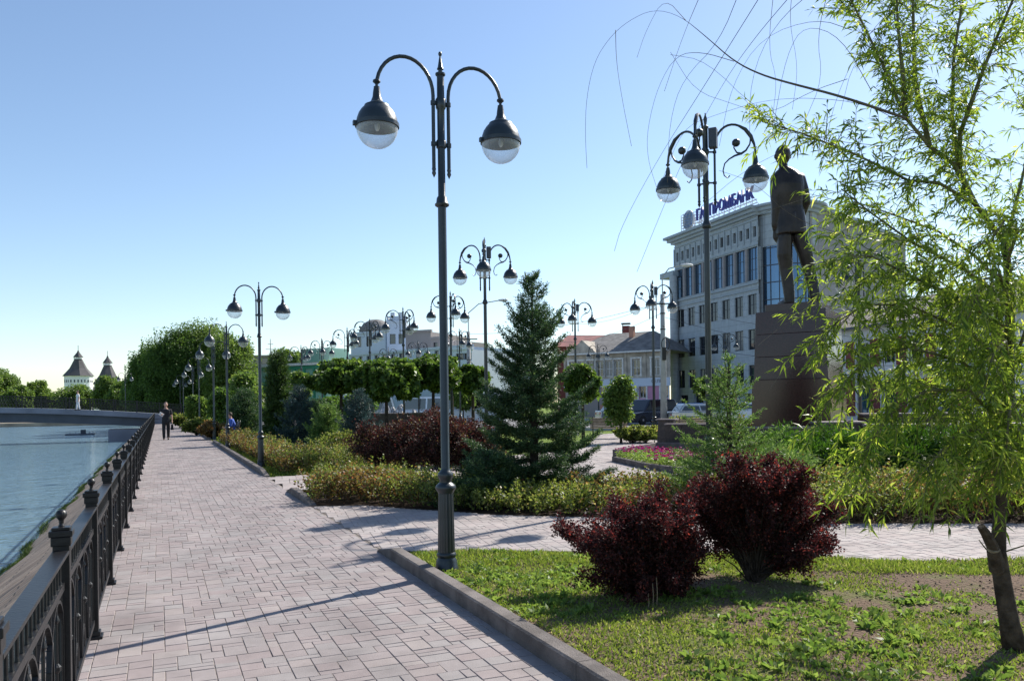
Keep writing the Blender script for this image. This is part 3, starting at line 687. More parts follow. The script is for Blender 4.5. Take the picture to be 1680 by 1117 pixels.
b0 = G(1008, 757); b1 = G(1060, 769); b2 = G(1110, 776); b3 = G(1190, 779); b4 = P(1200, 23.6); b5 = P(1075, 24.6)
fb = empty('flower_bed', (b0.x, b0.y, 0), 0, 'triangular stone edged flower bed of pink and purple petunias on the paved square', 'flower bed')
def rel(p): return Vector((p.x - b0.x, p.y - b0.y, 0))
mb = MB()
for a, b in ((b0, b1), (b1, b2), (b2, b3)): mb.bar(rel(a) + Vector((0, 0, .06)), rel(b) + Vector((0, 0, .06)), .14, .16)
mb.build('kerb', M['kerb'], fb, bevel=.008)
mb = MB()
for a, b in ((b0, b5), (b5, b4), (b4, b3)): mb.bar(rel(a) + Vector((0, 0, .14)), rel(b) + Vector((0, 0, .14)), .10, .36)
mb.build('back_wall', M['kerbdark'], fb, bevel=.006)
poly = [rel(p) for p in (b0, b1, b2, b3, b4, b5)]
mb = MB(); mb.add([(p.x, p.y, .1) for p in poly], [tuple(range(6))]); mb.build('soil', M['dirt'], fb)
def sample_poly(poly, n):
    xs = [p[0] for p in poly]; ys = [p[1] for p in poly]; out = np.zeros((0, 2))
    while len(out) < n:
        q = np.stack([rng.uniform(min(xs), max(xs), n * 2), rng.uniform(min(ys), max(ys), n * 2)], 1)
        out = np.concatenate([out, q[inside(q[:, 0], q[:, 1], poly)]])
    return out[:n]
strip_ = [poly[0], poly[1], poly[2], poly[3], poly[3].lerp(poly[4], .4), poly[0].lerp(poly[5], .45)]
q = sample_poly([(p.x, p.y) for p in strip_], 420); q = q[np.sin(q[:, 0] * 1.7) + np.sin(q[:, 1] * 1.3 + q[:, 0]) + rng.normal(size=len(q)) * .5 > -.1]
pp = []; pd = []
for x, y in q:
    z = rng.uniform(.24, .36)
    for k in range(5):
        t = k * 1.256 + rng.uniform(0, 1); pp.append((x, y, z)); pd.append((math.cos(t), math.sin(t), .35))
fl_ = blades('flowers', np.array(pp), np.array(pd), .05, .05, M['flower'], fb); tag(fl_, kind='stuff')
q2 = sample_poly([(p.x, p.y) for p in strip_], 9000)
fo = blades('foliage', np.c_[q2, rng.uniform(.1, .26, 9000)], np.c_[rng.normal(size=(9000, 2)), rng.uniform(.2, 1, 9000)], .06, .03, M['weed'], fb); tag(fo, kind='stuff')
# fountain behind the basin wall
fp = P(638, 42); ft = empty('fountain', (fp.x, fp.y, 0), 0, 'white splashing fountain jets above the granite basin under the maples', 'fountain')
MB().lathe([(3.0, 0), (3.0, .8), (2.7, .8), (2.7, .5), (.1, .5)], 30).build('basin', M['granite2'], ft)
for i, (dx, h) in enumerate(((-.9, 1.35), (-.2, 1.75), (.6, 1.65), (1.3, 1.4), (.2, 1.5))):
    mb = MB(); q = right_h * dx
    for k in range(26):
        t = rng.uniform(0, 6.28); r = rng.uniform(.1, .38); hh = h * rng.uniform(.7, 1)
        mb.tube([(q.x, q.y, .5), (q.x + math.cos(t) * r * .3, q.y + math.sin(t) * r * .3, hh), (q.x + math.cos(t) * r * .8, q.y + math.sin(t) * r * .8, hh * .8), (q.x + math.cos(t) * r, q.y + math.sin(t) * r, .5)], [.03, .035, .03, .02], 5)
    mb.build('water_jet', M['white'], ft, smooth=True)

# ---- benches
def make_bench():
    t = empty('park_bench'); mb = MB()
    for k in range(5): mb.box(-.8, .8, -.05 - k * .085, -.05 - k * .085 + .07, .42 + .004 * abs(k - 2), .445 + .004 * abs(k - 2))
    mb.build('seat', M['wood'], t, bevel=.004)
    mb = MB()
    for k in range(6):
        z = .50 + k * .075; y = .06 + (z - .45) * .28; mb.bar((-.8, y, z), (.8, y, z), .022, .062, up=Vector((0, .27, 1)))
    mb.build('backrest', M['wood'], t, bevel=.004)
    for s in (-.68, .68):
        mb = MB()
        mb.tube([(s, -.46, 0), (s, -.40, .12), (s, -.44, .26), (s, -.40, .40), (s, -.2, .405), (s, .02, .40), (s, .09, .6), (s, .18, .97)], .022, 7)
        mb.tube([(s, .18, 0), (s, .10, .1), (s, .12, .22), (s, .02, .40)], .022, 7)
        mb.tube([(s, -.42, .40), (s, -.44, .58), (s, -.38, .66), (s, -.2, .665), (s, .1, .66)], .018, 7)
        mb.tube([(s, -.40, .12), (s, -.2, .2), (s, 0, .12), (s, .10, .1)], .014, 6)
        mb.build('leg', M['iron'], t, smooth=True)
    return t
BG = 'wooden slat benches with curly iron legs'
bench = make_bench(); p = P(998, 34.5); bench.location = (p.x, p.y, 0); bench.rotation_euler = (0, 0, srot + R(175))
tag(bench, 'weathered slat bench with curly iron legs left of the yellow low hedge on the square', 'bench', BG)
for px, D, rz, lb in ((1142, 31.5, 178, 'slat bench whose back shows above the brown granite wall'), (643, 31, 120, 'slat bench under the maples next to the fountain wall'), (704, 30.5, 160, 'slat bench behind the red shrubs, right of the granite pillar'), (385, 37, -90 - math.degrees(srot) + 0, 'slat bench on which the person in blue sits beside the riverside path')):
    o = copy_tree(bench); p = P(px, D); o.location = (p.x, p.y, 0); o.rotation_euler = (0, 0, srot + R(rz)); tag(o, lb)
seatp = P(385, 37)
# ---- walking man
def person_parts(t, pts, cloth_top, cloth_leg, hairm):
    return
wp = P(272, 39.5); man = empty('person', (wp.x, wp.y, 0), math.atan2(wp.y, wp.x) - math.pi / 2, 'person in dark top and black trousers walking along the riverside path with a bag', 'person')
def walker(t, top, legc, hairm, bend=True, stride=.16):
    mb = MB()   # faces -y (towards the camera)
    loft(mb, [(0, 0, .84, .16, .11), (0, 0, .95, .17, .12), (0, 0, 1.1, .15, .10), (0, 0, 1.28, .19, .12), (0, 0, 1.42, .2, .11), (0, 0, 1.5, .12, .08), (0, 0, 1.54, .06, .06)], 14)
    limb(mb, [(0, 0, 1.5), (0, -.01, 1.6)], [.058, .055], 8); ball(mb, (0, -.01, 1.715), .095, 14, (.85, 1, 1.22)); ball(mb, (0, -.035, 1.67), .065, 10, (.9, 1, 1.1)); ball(mb, (0, -.115, 1.70), .017, 6, (.8, 1, 1.5))
    for s in (-1, 1): ball(mb, (s * .083, .005, 1.705), .022, 6, (.5, 1, 1.4))
    limb(mb, [(.2, 0, 1.44), (.25, .02, 1.18), (.27, -.03, .94)], [.055, .045, .034], 8); hand(mb, (.27, -.035, .92), (0, -.1, -1), 1, (0, 1, 0))
    if bend: limb(mb, [(-.2, 0, 1.44), (-.25, .0, 1.2), (-.20, -.2, 1.22)], [.055, .045, .034], 8); hand(mb, (-.2, -.21, 1.22), (.3, -1, .2), 1, (0, 0, 1))
    else: limb(mb, [(-.2, 0, 1.44), (-.25, .02, 1.18), (-.27, -.06, .94)], [.055, .045, .034], 8); hand(mb, (-.27, -.065, .92), (0, -.1, -1), 1, (0, 1, 0))
    L1 = [(-.09, 0, .9), (-.1, -stride * .6, .5), (-.1, -stride, .08)]; L2 = [(.09, 0, .9), (.1, stride * .3, .5), (.1, stride, .1)]
    limb(mb, L1, [.085, .058, .04], 8); limb(mb, L2, [.085, .058, .04], 8)
    limb(mb, [(-.1, -stride, .05), (-.1, -stride - .16, .035)], [.04, .035], 8); limb(mb, [(.1, stride, .07), (.1, stride - .13, .035)], [.04, .035], 8)
    mb.v = [(x, y, max(z, .0)) for x, y, z in mb.v]
    remeshed(mb, 'body', M['skin'], t, .011, 1)
    c = MB(); loft(c, [(0, 0, .86, .19, .135), (0, 0, 1.0, .185, .135), (0, 0, 1.12, .175, .13), (0, 0, 1.3, .21, .14), (0, 0, 1.43, .215, .125), (0, 0, 1.5, .13, .09)], 14)
    limb(c, [(.2, 0, 1.43), (.235, .01, 1.27)], [.07, .066], 8); limb(c, [(-.2, 0, 1.43), (-.235, .01, 1.27)], [.07, .066], 8); remeshed(c, 'shirt', top, t, .013, 1)
    c = MB(); limb(c, [(0, 0, .93), (0, 0, .88)], [.16, .16]); limb(c, L1[:2] + [(-.1, -stride, .12)], [.10, .08, .066], 8); limb(c, L2[:2] + [(.1, stride, .14)], [.10, .08, .066], 8); remeshed(c, 'trousers', legc, t, .013, 1)
    c = MB(); ball(c, (0, .02, 1.755), .098, 12, (.9, 1.02, 1.05)); c.v = [v for v in c.v]; o = c.build('hair', hairm, t, smooth=True)
    for s, y in ((-1, -stride), (1, stride)): c = MB(); limb(c, [(s * .1, y + .04, .045), (s * .1, y - .15, .04)], [.046, .042], 8); c.v = [(x, yy, max(z, .001)) for x, yy, z in c.v]; c.build('shoe', M['dark'], t, smooth=True)
walker(man, M['dark'], M['dark'], M['hair'])
man.scale = (1.02,) * 3
hb = empty('handbag', (wp.x, wp.y, 0), man.rotation_euler.z, 'black handbag hanging from the left hand of the walking person', 'bag')
mb = MB(); mb.frustum(.21, .35, -.16, .10, .48, .76, .02, .03); mb.build('bag_body', M['dark'], hb, bevel=.02); MB().tube([(.28, -.13, .74), (.28, -.11, .86), (.28, -.03, .9), (.28, .05, .86), (.28, .07, .74)], .01, 6).build('strap', M['dark'], hb)
jk = empty('papers', (wp.x, wp.y, 0), man.rotation_euler.z, 'white folded papers held in the bent arm of the walking person', 'papers')
mb = MB(); mtx = Matrix.Translation((-.22, -.26, 1.26)) @ Matrix.Rotation(R(35), 4, 'Y') @ Matrix.Rotation(R(20), 4, 'X')
mb.box(-.1, .12, -.012, .012, -.07, .09, mtx); mb.build('sheet', M['white'], jk, bevel=.004)
bw = P(128, 73); w2 = empty('person', (bw.x, bw.y, 1.45), R(-70), 'distant person in white leaning at the railing on the bridge', 'person'); walker(w2, M['white'], M['white'], M['hair'], False, .1)
# seated person
sd_ = empty('person', (seatp.x - .05, seatp.y + .2, 0), R(-90), 'person in a bright blue jacket sitting on the bench beside the riverside path', 'person')
mb = MB()
loft(mb, [(0, .0, .44, .17, .13), (0, 0, .6, .16, .12), (0, -.04, .8, .19, .12), (0, -.09, .95, .2, .11), (0, -.1, 1.04, .1, .08)], 12)
limb(mb, [(0, -.1, 1.02), (0, -.13, 1.12)], [.055, .055], 8); ball(mb, (0, -.16, 1.21), .095, 12, (.85, 1, 1.2)); ball(mb, (0, -.26, 1.19), .017, 6)
for s in (-1, 1):
    limb(mb, [(s * .1, -.02, .52), (s * .13, -.42, .52), (s * .13, -.44, .08)], [.085, .065, .045], 8); limb(mb, [(s * .13, -.44, .05), (s * .13, -.60, .04)], [.042, .036], 8)
    limb(mb, [(s * .2, -.09, .96), (s * .25, -.14, .72), (s * .12, -.34, .64)], [.055, .046, .036], 8); hand(mb, (s * .12, -.34, .64), (0, -1, -.1), 1, (1, 0, 0))
remeshed(mb, 'body', M['skin'], sd_, .012, 1)
c = MB(); loft(c, [(0, 0, .46, .19, .15), (0, 0, .62, .185, .145), (0, -.04, .8, .21, .145), (0, -.09, .96, .215, .13), (0, -.1, 1.04, .12, .1)], 12)
for s in (-1, 1): limb(c, [(s * .2, -.09, .96), (s * .25, -.14, .72), (s * .15, -.29, .66)], [.07, .062, .05], 8)
remeshed(c, 'jacket', M['bluecloth'], sd_, .014, 1)
c = MB()
for s in (-1, 1): limb(c, [(s * .1, -.02, .52), (s * .13, -.42, .52), (s * .13, -.44, .14)], [.1, .082, .065], 8)
remeshed(c, 'trousers', M['dark'], sd_, .014, 1)
c = MB(); ball(c, (0, -.14, 1.245), .1, 12, (.9, 1, 1.05)); c.build('hair', M['hair'], sd_, smooth=True)
# ============================================================ BRIDGE, TOWERS
YB = 85
def deckz(x): return 1.0 + .9 * (1 - ((x + 20) / 20) ** 2) if x > -20 else 1.9
br = empty('bridge', (0, YB, 0), 0, 'low arched footbridge with dark patterned railing crossing the river beyond the fence', 'bridge')
xs = np.linspace(3, -44, 48)
def strip(zt, zb, y0, y1, name, m):
    mb = MB()
    for x in xs: mb.v += [(x, y0, deckz(x) + zt), (x, y1, deckz(x) + zt), (x, y1, deckz(x) + zb), (x, y0, deckz(x) + zb)]
    for i in range(len(xs) - 1):
        a = i * 4
        for k in range(4): mb.f.append((a + k, a + (k + 1) % 4, a + 4 + (k + 1) % 4, a + 4 + k))
    n = len(mb.v); mb.f += [(0, 1, 2, 3), (n - 1, n - 2, n - 3, n - 4)]
    return mb.build(name, M[m], br)
strip(0, -.5, -.1, 3.6, 'deck', 'bridge'); strip(-.501, -1.35, .35, 3.2, 'girder', 'bridge2')
mb = MB()
for s in (0, ): mb.prism([(-.6, .2), (-4.5, .2), (-4.5, 3.4), (-.6, 3.4)], -2.2, -.45)
mb.prism([(-.58, -.2), (3.2, -.2), (3.2, 3.7), (-.58, 3.7)], -.05, .48)
mb.build('abutment', M['bridge'], br)
for yy in (.0, 3.4):
    n = 0
    for k in range(22):
        x = 2 - k * 2.0; MB().box(x - .05, x + .05, yy - .05, yy + .05, deckz(x), deckz(x) + 1.15).build('railing_post', M['iron'], br)
    mb = MB()
    for k in range(21):
        x0, x1 = 2 - k * 2.0, -k * 2.0; z0, z1 = deckz(x0), deckz(x1)
        for h, w in ((1.05, .06), (.12, .04), (.85, .03)): mb.bar((x0, yy, z0 + h), (x1, yy, z1 + h), w)
        for j in range(8):
            t0, t1 = j / 8, (j + 1) / 8; a, b = x0 + (x1 - x0) * t0, x0 + (x1 - x0) * t1; za, zb = z0 + (z1 - z0) * t0, z0 + (z1 - z0) * t1
            mb.bar((a, yy, za + .12), (b, yy, zb + .85), .03); mb.bar((b, yy, zb + .12), (a, yy, za + .85), .03); mb.bar((a, yy, za + .12), (a, yy, za + 1.05), .025)
    mb.build('railing', M['iron'], br)
# floating platform with a box
fpz = G(134, 713, -1.6); pl = empty('floating_platform', (fpz.x, fpz.y, -1.6), 0, 'dark floating fountain raft with a small box on the water beyond the bridge', 'raft')
MB().box(-1.7, 1.4, -1.2, 1.2, .0, .14).build('raft_deck', M['bridge2'], pl, bevel=.05); MB().box(-.1, .45, -.3, .3, .14, .62).build('pump_box', M['bridge2'], pl, bevel=.04)
for x in (-1.3, -.7, .8, 1.2): MB().tube([(x, .5, .14), (x, .5, .34)], .03, 6).build('nozzle', M['iron'], pl)
def tower(px, D, yb, H, rb, label, rz=0):
    p = P(px, D); t = empty('tower', (p.x, p.y, 0), rz, label, 'tower'); n = 8
    H1, H2, H3, H4 = H
    MB().lathe([(rb, 0), (rb * .99, H1 * .72), (rb * 1.0, H1)], n).build('wall', M['limew'], t)
    mb = MB()
    for k in range(n):
        a0, a1 = 2 * math.pi * k / n, 2 * math.pi * (k + 1) / n
        for j in range(3):
            u = (j + .5) / 3; x = (math.cos(a0) * (1 - u) + math.cos(a1) * u) * rb * 1.003; y = (math.sin(a0) * (1 - u) + math.sin(a1) * u) * rb * 1.003
            am = (a0 + a1) / 2; mt = Matrix.Translation((x, y, H1 * .86)) @ Matrix.Rotation(am, 4, 'Z'); mb.box(-.05, .08, -.2, .2, -.5, .5, mt)
    mb.build('loophole', M['frame'], t)
    o = MB().lathe([(rb * 1.12, H1), (rb * .62, H1 + (H2 - H1) * .45), (rb * .27, H2)], n).build('roof', M['shingle'], t)
    MB().lathe([(rb * .18, H2), (rb * .18, H3)], n).build('lantern', M['limew'], o)
    mb = MB()
    for k in range(8):
        a = math.pi / 8 + 2 * math.pi * k / 8; mb.tube([(math.cos(a) * rb * .29, math.sin(a) * rb * .29, H2), (math.cos(a) * rb * .29, math.sin(a) * rb * .29, H3)], .12, 6)
    mb.lathe([(rb * .34, H2), (rb * .34, H2 + .35)], 8); mb.build('lantern_posts', M['limew'], o)
    MB().lathe([(rb * .37, H3 - .1), (rb * .1, H3 + (H4 - H3) * .6), (.03, H4)], n).build('spire', M['shingle'], o)
    MB().tube([(0, 0, H4 - .2), (0, 0, H4 + 1.6)], .09, 5).build('finial', M['iron'], o)
    return t
def zz(px, py, D): return zat(px, py, D)
tower(129.5, 300, 0, (zz(129, 617, 300), zz(129, 589, 300), zz(129, 585.5, 300), zz(129, 573.5, 300)), 21.0 * 300 / 1300, 'white octagonal fortress tower with dark tent roof, larger and left of its pair', R(10))
tower(177.5, 330, 0, (zz(177, 630, 330), zz(177, 599, 330), zz(177, 595, 330), zz(177, 582, 330)), 21.5 * 330 / 1300, 'white fortress tower with dark tent roof partly hidden by trees, right of the larger one', R(30))
a_, b_ = P(98, 300), P(195, 315); wz = zat(140, 640, 305); d = b_ - a_
fw = empty('fortress_wall', (a_.x, a_.y, 0), math.atan2(d.y, d.x), 'white fortress wall with dark roofed block between the two towers', 'wall')
L = d.length; MB().box(0, L, 0, 3, 0, wz - 1).build('wall', M['limew'], fw)
mb = MB(); mb.add([(6, -2, wz - 1), (L * .75, -2, wz - 3.5), (L * .75, 5, wz - 3.5), (6, 5, wz - 1), (8, 1.5, wz + 2.4), (L * .7, 1.5, wz + .4)], [(0, 1, 5, 4), (2, 3, 4, 5), (0, 4, 3), (1, 2, 5), (3, 2, 1, 0)]); mb.build('roof', M['shingle'], fw)

# ============================================================ BUILDINGS
def wall_grid(L, H, ops, depth=.25, z0=0, step=None):
    us = sorted({0, L, *[o[0] for o in ops], *[o[2] for o in ops]}); vs = sorted({z0, H, *[o[1] for o in ops], *[o[3] for o in ops]}); mb = MB()
    for i in range(len(us) - 1):
        for j in range(len(vs) - 1):
            uc, vc = (us[i] + us[i + 1]) / 2, (vs[j] + vs[j + 1]) / 2
            if any(o[0] < uc < o[2] and o[1] < vc < o[3] for o in ops): continue
            mb.add([(us[i], 0, vs[j]), (us[i + 1], 0, vs[j]), (us[i + 1], 0, vs[j + 1]), (us[i], 0, vs[j + 1])], [(0, 1, 2, 3)])
    for (a, b, c, d_) in ops:
        mb.add([(a, 0, b), (c, 0, b), (c, 0, d_), (a, 0, d_), (a, depth, b), (c, depth, b), (c, depth, d_), (a, depth, d_)], [(0, 4, 5, 1), (1, 5, 6, 2), (2, 6, 7, 3), (3, 7, 4, 0)])
    return mb
def win(par, o, depth, fm='frame', pm='pane', nx=1, nz=1, fw_=.06, name='window'):
    a, b, c, d_ = o; mb = MB(); y = depth - .07
    mb.box(a, a + fw_, y, y + .06, b, d_); mb.box(c - fw_, c, y, y + .06, b, d_); mb.box(a + fw_, c - fw_, y, y + .06, b, b + fw_); mb.box(a + fw_, c - fw_, y, y + .06, d_ - fw_, d_)
    for k in range(1, nx + 1): u = a + (c - a) * k / (nx + 1); mb.box(u - fw_ * .4, u + fw_ * .4, y + .005, y + .055, b + fw_, d_ - fw_)
    for k in range(1, nz + 1): v = b + (d_ - b) * k / (nz + 1); mb.box(a + fw_, c - fw_, y + .008, y + .052, v - fw_ * .35, v + fw_ * .35)
    w = mb.build(name, M[fm], par)
    m = MB(); m.add([(a, depth - .03, b), (c, depth - .03, b), (c, depth - .03, d_), (a, depth - .03, d_)], [(0, 1, 2, 3)]); m.build('pane', M[pm], w); return w
def base(name, A, B, label, cat):
    d = B - A; t = empty(name, (A.x, A.y, 0), math.atan2(d.y, d.x), label, cat); return t, math.hypot(d.x, d.y)
# ---- bank
A, B = P(1110, 85), P(1247, 71.6)
bk, L = base('office_building', A, B, 'grey clad bank office building with glazed gallery and curved glass corner behind the statue', 'building')
H = zat(1107, 388, 84.5)
ops = []; wins = []
n = 14
att = [(L * (k + .28) / n, 16.4, L * (k + .72) / n, 17.35) for k in range(n)]
gal = [(L * (k + .03) / 8 + .1, 12.5, L * (k + .93) / 8, 15.5) for k in range(8)]
fl3 = [(L * (k + .2) / 7, z, L * (k + .84) / 7, z + 1.85) for k in range(7) for z in (9.4, 6.2, 2.95)]
gr = [(L * (k + .2) / 5, .4, L * (k + .8) / 5, 2.2) for k in range(5)]
ops = att + gal + fl3 + gr
wall_grid(L, H - .8, ops, .36).build('wall', M['wallg'], bk)
for o in att: win(bk, o, .3, 'frame', 'pane', 0, 0, .05)
for o in gal: win(bk, o, .22, 'frame', 'panesky', 2, 2, .05)
for k, o in enumerate(fl3): win(bk, o, .2, 'frame', 'pane_refl' if k % 5 in (1, 3) and k % 3 else 'pane', 1, 1, .05)
for o in gr: win(bk, o, .35, 'frame', 'pane', 1, 0, .05)
mb = MB()
for k in range(n + 1): u = L * k / n; mb.box(u - .06, u + .06, -.12, -.003, 15.95, 17.8)
mb.build('pilaster', M['trimg'], bk)
mb = MB(); 
for (z0, z1, o) in ((12.15, 12.32, .18), (11.6, 11.75, .12), (17.9, 18.0, .1), (15.62, 15.72, .08)): mb.box(-.02, L, -o, -.002, z0, z1)
mb.build('string_course', M['trimg'], bk)
mb = MB(); mb.box(-.9, L + .1, -.9, 1, H - .25, H); mb.box(-.6, L + .05, -.6, 1, H - .55, H - .251); mb.box(-.3, L, -.3, 1, H - .8, H - .551); mb.build('cornice', M['trimg'], bk)
MB().box(-2.3, .4, -.5, 3, 14.9, 15.5).build('canopy', M['trimg'], bk)
mb = MB(); mb.lathe([(.42, 0), (.42, 14.9)], 20, (.5, -.5, 0)); mb.build('column', M['wallg'], bk, smooth=False)
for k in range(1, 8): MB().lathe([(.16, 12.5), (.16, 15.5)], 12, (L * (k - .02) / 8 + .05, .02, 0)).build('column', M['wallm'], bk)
MB().box(.0, L, -.25, -.002, 0, .4).build('plinth', M['granite2'], bk)
# local frame helpers for the rest of the bank
inv = (Matrix.Translation((A.x, A.y, 0)) @ Matrix.Rotation(bk.rotation_euler.z, 4, 'Z')).inverted()
C1 = inv @ P(1333, 70.6); E1 = inv @ P(1489, 88)
cc = inv @ P(1291, 73.2); rr = 2.75
def cyl(r, z0, z1, name, m, n=40):
    return MB().lathe([(r, z0), (r, z1)], n, (cc.x, cc.y, 0)).build(name, M[m], bk, smooth=False)
cyl(rr, 1.2, 15.4, 'curved_glass', 'panesky', 44)
mb = MB()
for k in range(22): a = 2 * math.pi * k / 22; mb.tube([(cc.x + math.cos(a) * (rr + .02), cc.y + math.sin(a) * (rr + .02), 1.2), (cc.x + math.cos(a) * (rr + .02), cc.y + math.sin(a) * (rr + .02), 15.4)], .045, 5)
for z in np.arange(1.3, 15.5, 1.55):
    b = len(mb.v); mb.lathe([(rr, z - .04), (rr + .06, z - .04), (rr + .06, z + .04), (rr, z + .04)], 44, (cc.x, cc.y, 0), cap=False)
mb.build('mullions', M['frame'], bk)
cyl(rr + .1, 15.401, H - .8, 'corner_wall', 'wallg'); MB().lathe([(rr + .4, H - .8), (rr + .4, H - .55), (rr + .7, H - .5), (rr + .7, H - .25), (rr + 1.0, H - .2), (rr + 1.0, H + .002)], 44, (cc.x, cc.y, 0)).build('corner_cornice', M['trimg'], bk)
cyl(rr + .15, 0, 1.199, 'corner_base', 'granite2')
d2 = E1 - C1; L2 = math.hypot(d2.x, d2.y); an = math.atan2(d2.y, d2.x); mt = Matrix.Translation((C1.x, C1.y, 0)) @ Matrix.Rotation(an, 4, 'Z')
ops2 = [(L2 * u, z, L2 * u + 1.2, z + 1.9) for u in (.58, .78) for z in (9.4, 6.2, 2.95)]
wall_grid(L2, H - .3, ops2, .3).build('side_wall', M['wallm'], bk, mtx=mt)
for o in ops2:
    w = win(bk, o, .3, 'frame', 'pane', 1, 1, .05)
    for q in [w] + list(w.children): q.data.transform(mt)
MB().box(-.1, L2 + .3, -.35, .6, H - .3, H + .05).build('parapet', M['trimg'], bk, mtx=mt)
back = Vector((L * .3, 22, 0)); mb = MB()
Bk = inv @ P(1478, 110)
mb.prism([(-.0, .46), (L, .46), (C1.x - .2, C1.y + .4), (E1.x, E1.y), (Bk.x, Bk.y), (0, 16)], H - .35, H - .26)
mb.add([(0, .46, 0), (0, 16, 0), (0, 16, H), (0, .46, H)], [(0, 1, 2, 3)])
mb.add([(0, 16, 0), (Bk.x, Bk.y, 0), (Bk.x, Bk.y, H), (0, 16, H)], [(0, 1, 2, 3)])
mb.add([(0, .455, 0), (L, .455, 0), (L, .455, H - .9), (0, .455, H - .9)], [(0, 1, 2, 3)])
mb.add([(E1.x, E1.y, 0), (Bk.x, Bk.y, 0), (Bk.x, Bk.y, H), (E1.x, E1.y, H)], [(0, 1, 2, 3)])
mb.build('roof', M['wallg'], bk)
# sign
sg = empty('roof_sign', (A.x, A.y, 0), bk.rotation_euler.z, 'blue roof letters with round white and blue emblem on top of the grey bank building', 'sign')
cu = bpy.data.curves.new('letters', 'FONT'); cu.body = 'ГАЗПРОМБАНК'; cu.size = 1.5; cu.extrude = .1; cu.offset = .02; cu.space_character = 1.0; cu.align_x = 'LEFT'
to = bpy.data.objects.new('tmp', cu); COL.objects.link(to); dg = bpy.context.evaluated_depsgraph_get(); me = bpy.data.meshes.new_from_object(to.evaluated_get(dg)); bpy.data.objects.remove(to)
xsv = [v.co.x for v in me.vertices]; wd = max(xsv) - min(xsv); me.transform(Matrix.Scale(9.2 / wd, 4, (1, 0, 0))); me.transform(Matrix.Rotation(R(90), 4, 'X'))
me.transform(Matrix.Translation((5.1, -.55, 19.75)) @ Matrix.Identity(4)); me.name = 'letters'; link('letters', me, M['blue'], sg)
mb = MB(); mb.bar((4.2, -.3, 19.6), (L + .3, -.3, 19.6), .08); mb.bar((4.2, -.3, 19.3), (L + .3, -.3, 19.3), .08)
for k in range(12): u = 4.4 + k * .86; mb.bar((u, -.3, H), (u, -.3, 20.6), .05); mb.bar((u, .6, H), (u, -.3, 20.2), .04)
mb.build('sign_frame', M['white'], sg)
lc = Vector((3.6, -.5, 20.15)); rot = Matrix.Translation(lc) @ Matrix.Rotation(R(90), 4, 'X')
MB().lathe([(.98, -.08), (1.0, -.06), (1.0, .06), (.98, .08)], 32).build('emblem', M['white'], sg, mtx=rot)
mb = MB()
for k in range(6):
    off = -.62 + k * .26; pts = []
    for t in np.linspace(-1, 1, 12):
        x, z = off + .22 * math.cos(t * 1.5) - .1, t * .8
        if x * x + z * z < .88: pts.append((x, z, .10))
    if len(pts) > 2: mb.tube(pts, .045, 5)
mb.build('emblem_stripes', M['sblue'], sg, mtx=rot)
mb = MB()
for k in range(6):
    z = 19.35 + k * .28; q = [(3.3 + 1.45 * math.cos(t), .3 + 1.2 * math.sin(t), z) for t in np.linspace(0, 2 * math.pi, 25)]; mb.tube(q, .03, 4)
for k in range(8): t = k * math.pi / 4; mb.tube([(3.3 + 1.45 * math.cos(t), .3 + 1.2 * math.sin(t), H - .1), (3.3 + 1.45 * math.cos(t), .3 + 1.2 * math.sin(t), 20.8)], .03, 4)
mb.build('hoop_basket', M['concrete'], sg)
# ---- old two storey house
A, B = P(928, 83), P(1099, 77); ho, L = base('old_house', A, B, 'old two storey house with grey hipped roof and pink ground floor behind the square', 'house')
ez = 6.6
up = [(L * u, 4.15, L * u + .85, 5.75) for u in (.04, .13, .22, .31, .40, .49, .66, .84)]; lo = [(L * u, 1.9, L * u + .75, 3.1) for u in (.06, .2, .34, .45, .72, .92)]
wall_grid(L, ez, up, .25, z0=3.9).build('upper_wall', M['oldwall'], ho)
wall_grid(L * .6, 3.1, [o for o in lo if o[2] < L * .6] , .25).build('lower_wall', M['bgrey'], ho)
wall_grid(L * .4, 3.1, [(o[0] - L * .6, o[1], o[2] - L * .6, o[3]) for o in lo if o[0] > L * .6], .25).build('shop_wall', M['pink'], ho, mtx=Matrix.Translation((L * .6, 0, 0)))
for k, o in enumerate(up):
    w = win(ho, o, .25, 'framew', 'pane_refl' if k % 3 == 1 else 'pane', 1, 1, .07)
for o in lo: win(ho, o, .25, 'framew', 'pane', 1, 0, .07)
mb = MB(); 
for o in up + lo: mb.box(o[0] - .16, o[0] - .001, -.06, -.002, o[1] - .1, o[3] + .1); mb.box(o[2] + .001, o[2] + .16, -.06, -.002, o[1] - .1, o[3] + .1); mb.box(o[0] - .2, o[2] + .2, -.1, -.003, o[3] + .101, o[3] + .25)
mb.build('surround', M['framew'], ho)
mb = MB(); mb.box(-.1, L + .1, -.15, -.004, 3.1, 3.9); mb.build('fascia', M['bwhite'], ho)
mb = MB(); mb.box(L * .35, L + .05, -.1, -.004, 0, 1.3); mb.build('plinth', M['orange'], ho)
mb = MB()
for u in (0, .28, .6, .78, 1): mb.box(L * u - .12, L * u + .12, -.09, -.005, 3.91, ez)
mb.build('pilaster', M['oldwall'], ho)
mb = MB(); W = 9; rz_ = 8.9
mb.add([(-.5, -.6, ez), (L + .1, -.6, ez), (L + .1, W, ez), (-.5, W, ez), (3, W / 2, rz_), (L - 3.2, W / 2, rz_)], [(0, 1, 5, 4), (1, 2, 5), (2, 3, 4, 5), (3, 0, 4), (3, 2, 1, 0)])
roof = mb.build('roof', M['roofg'], ho)
mb = MB(); mb.box(-.55, L + .12, -.66, -.4, ez - .15, ez - .001); mb.build('gutter', M['framew'], roof)
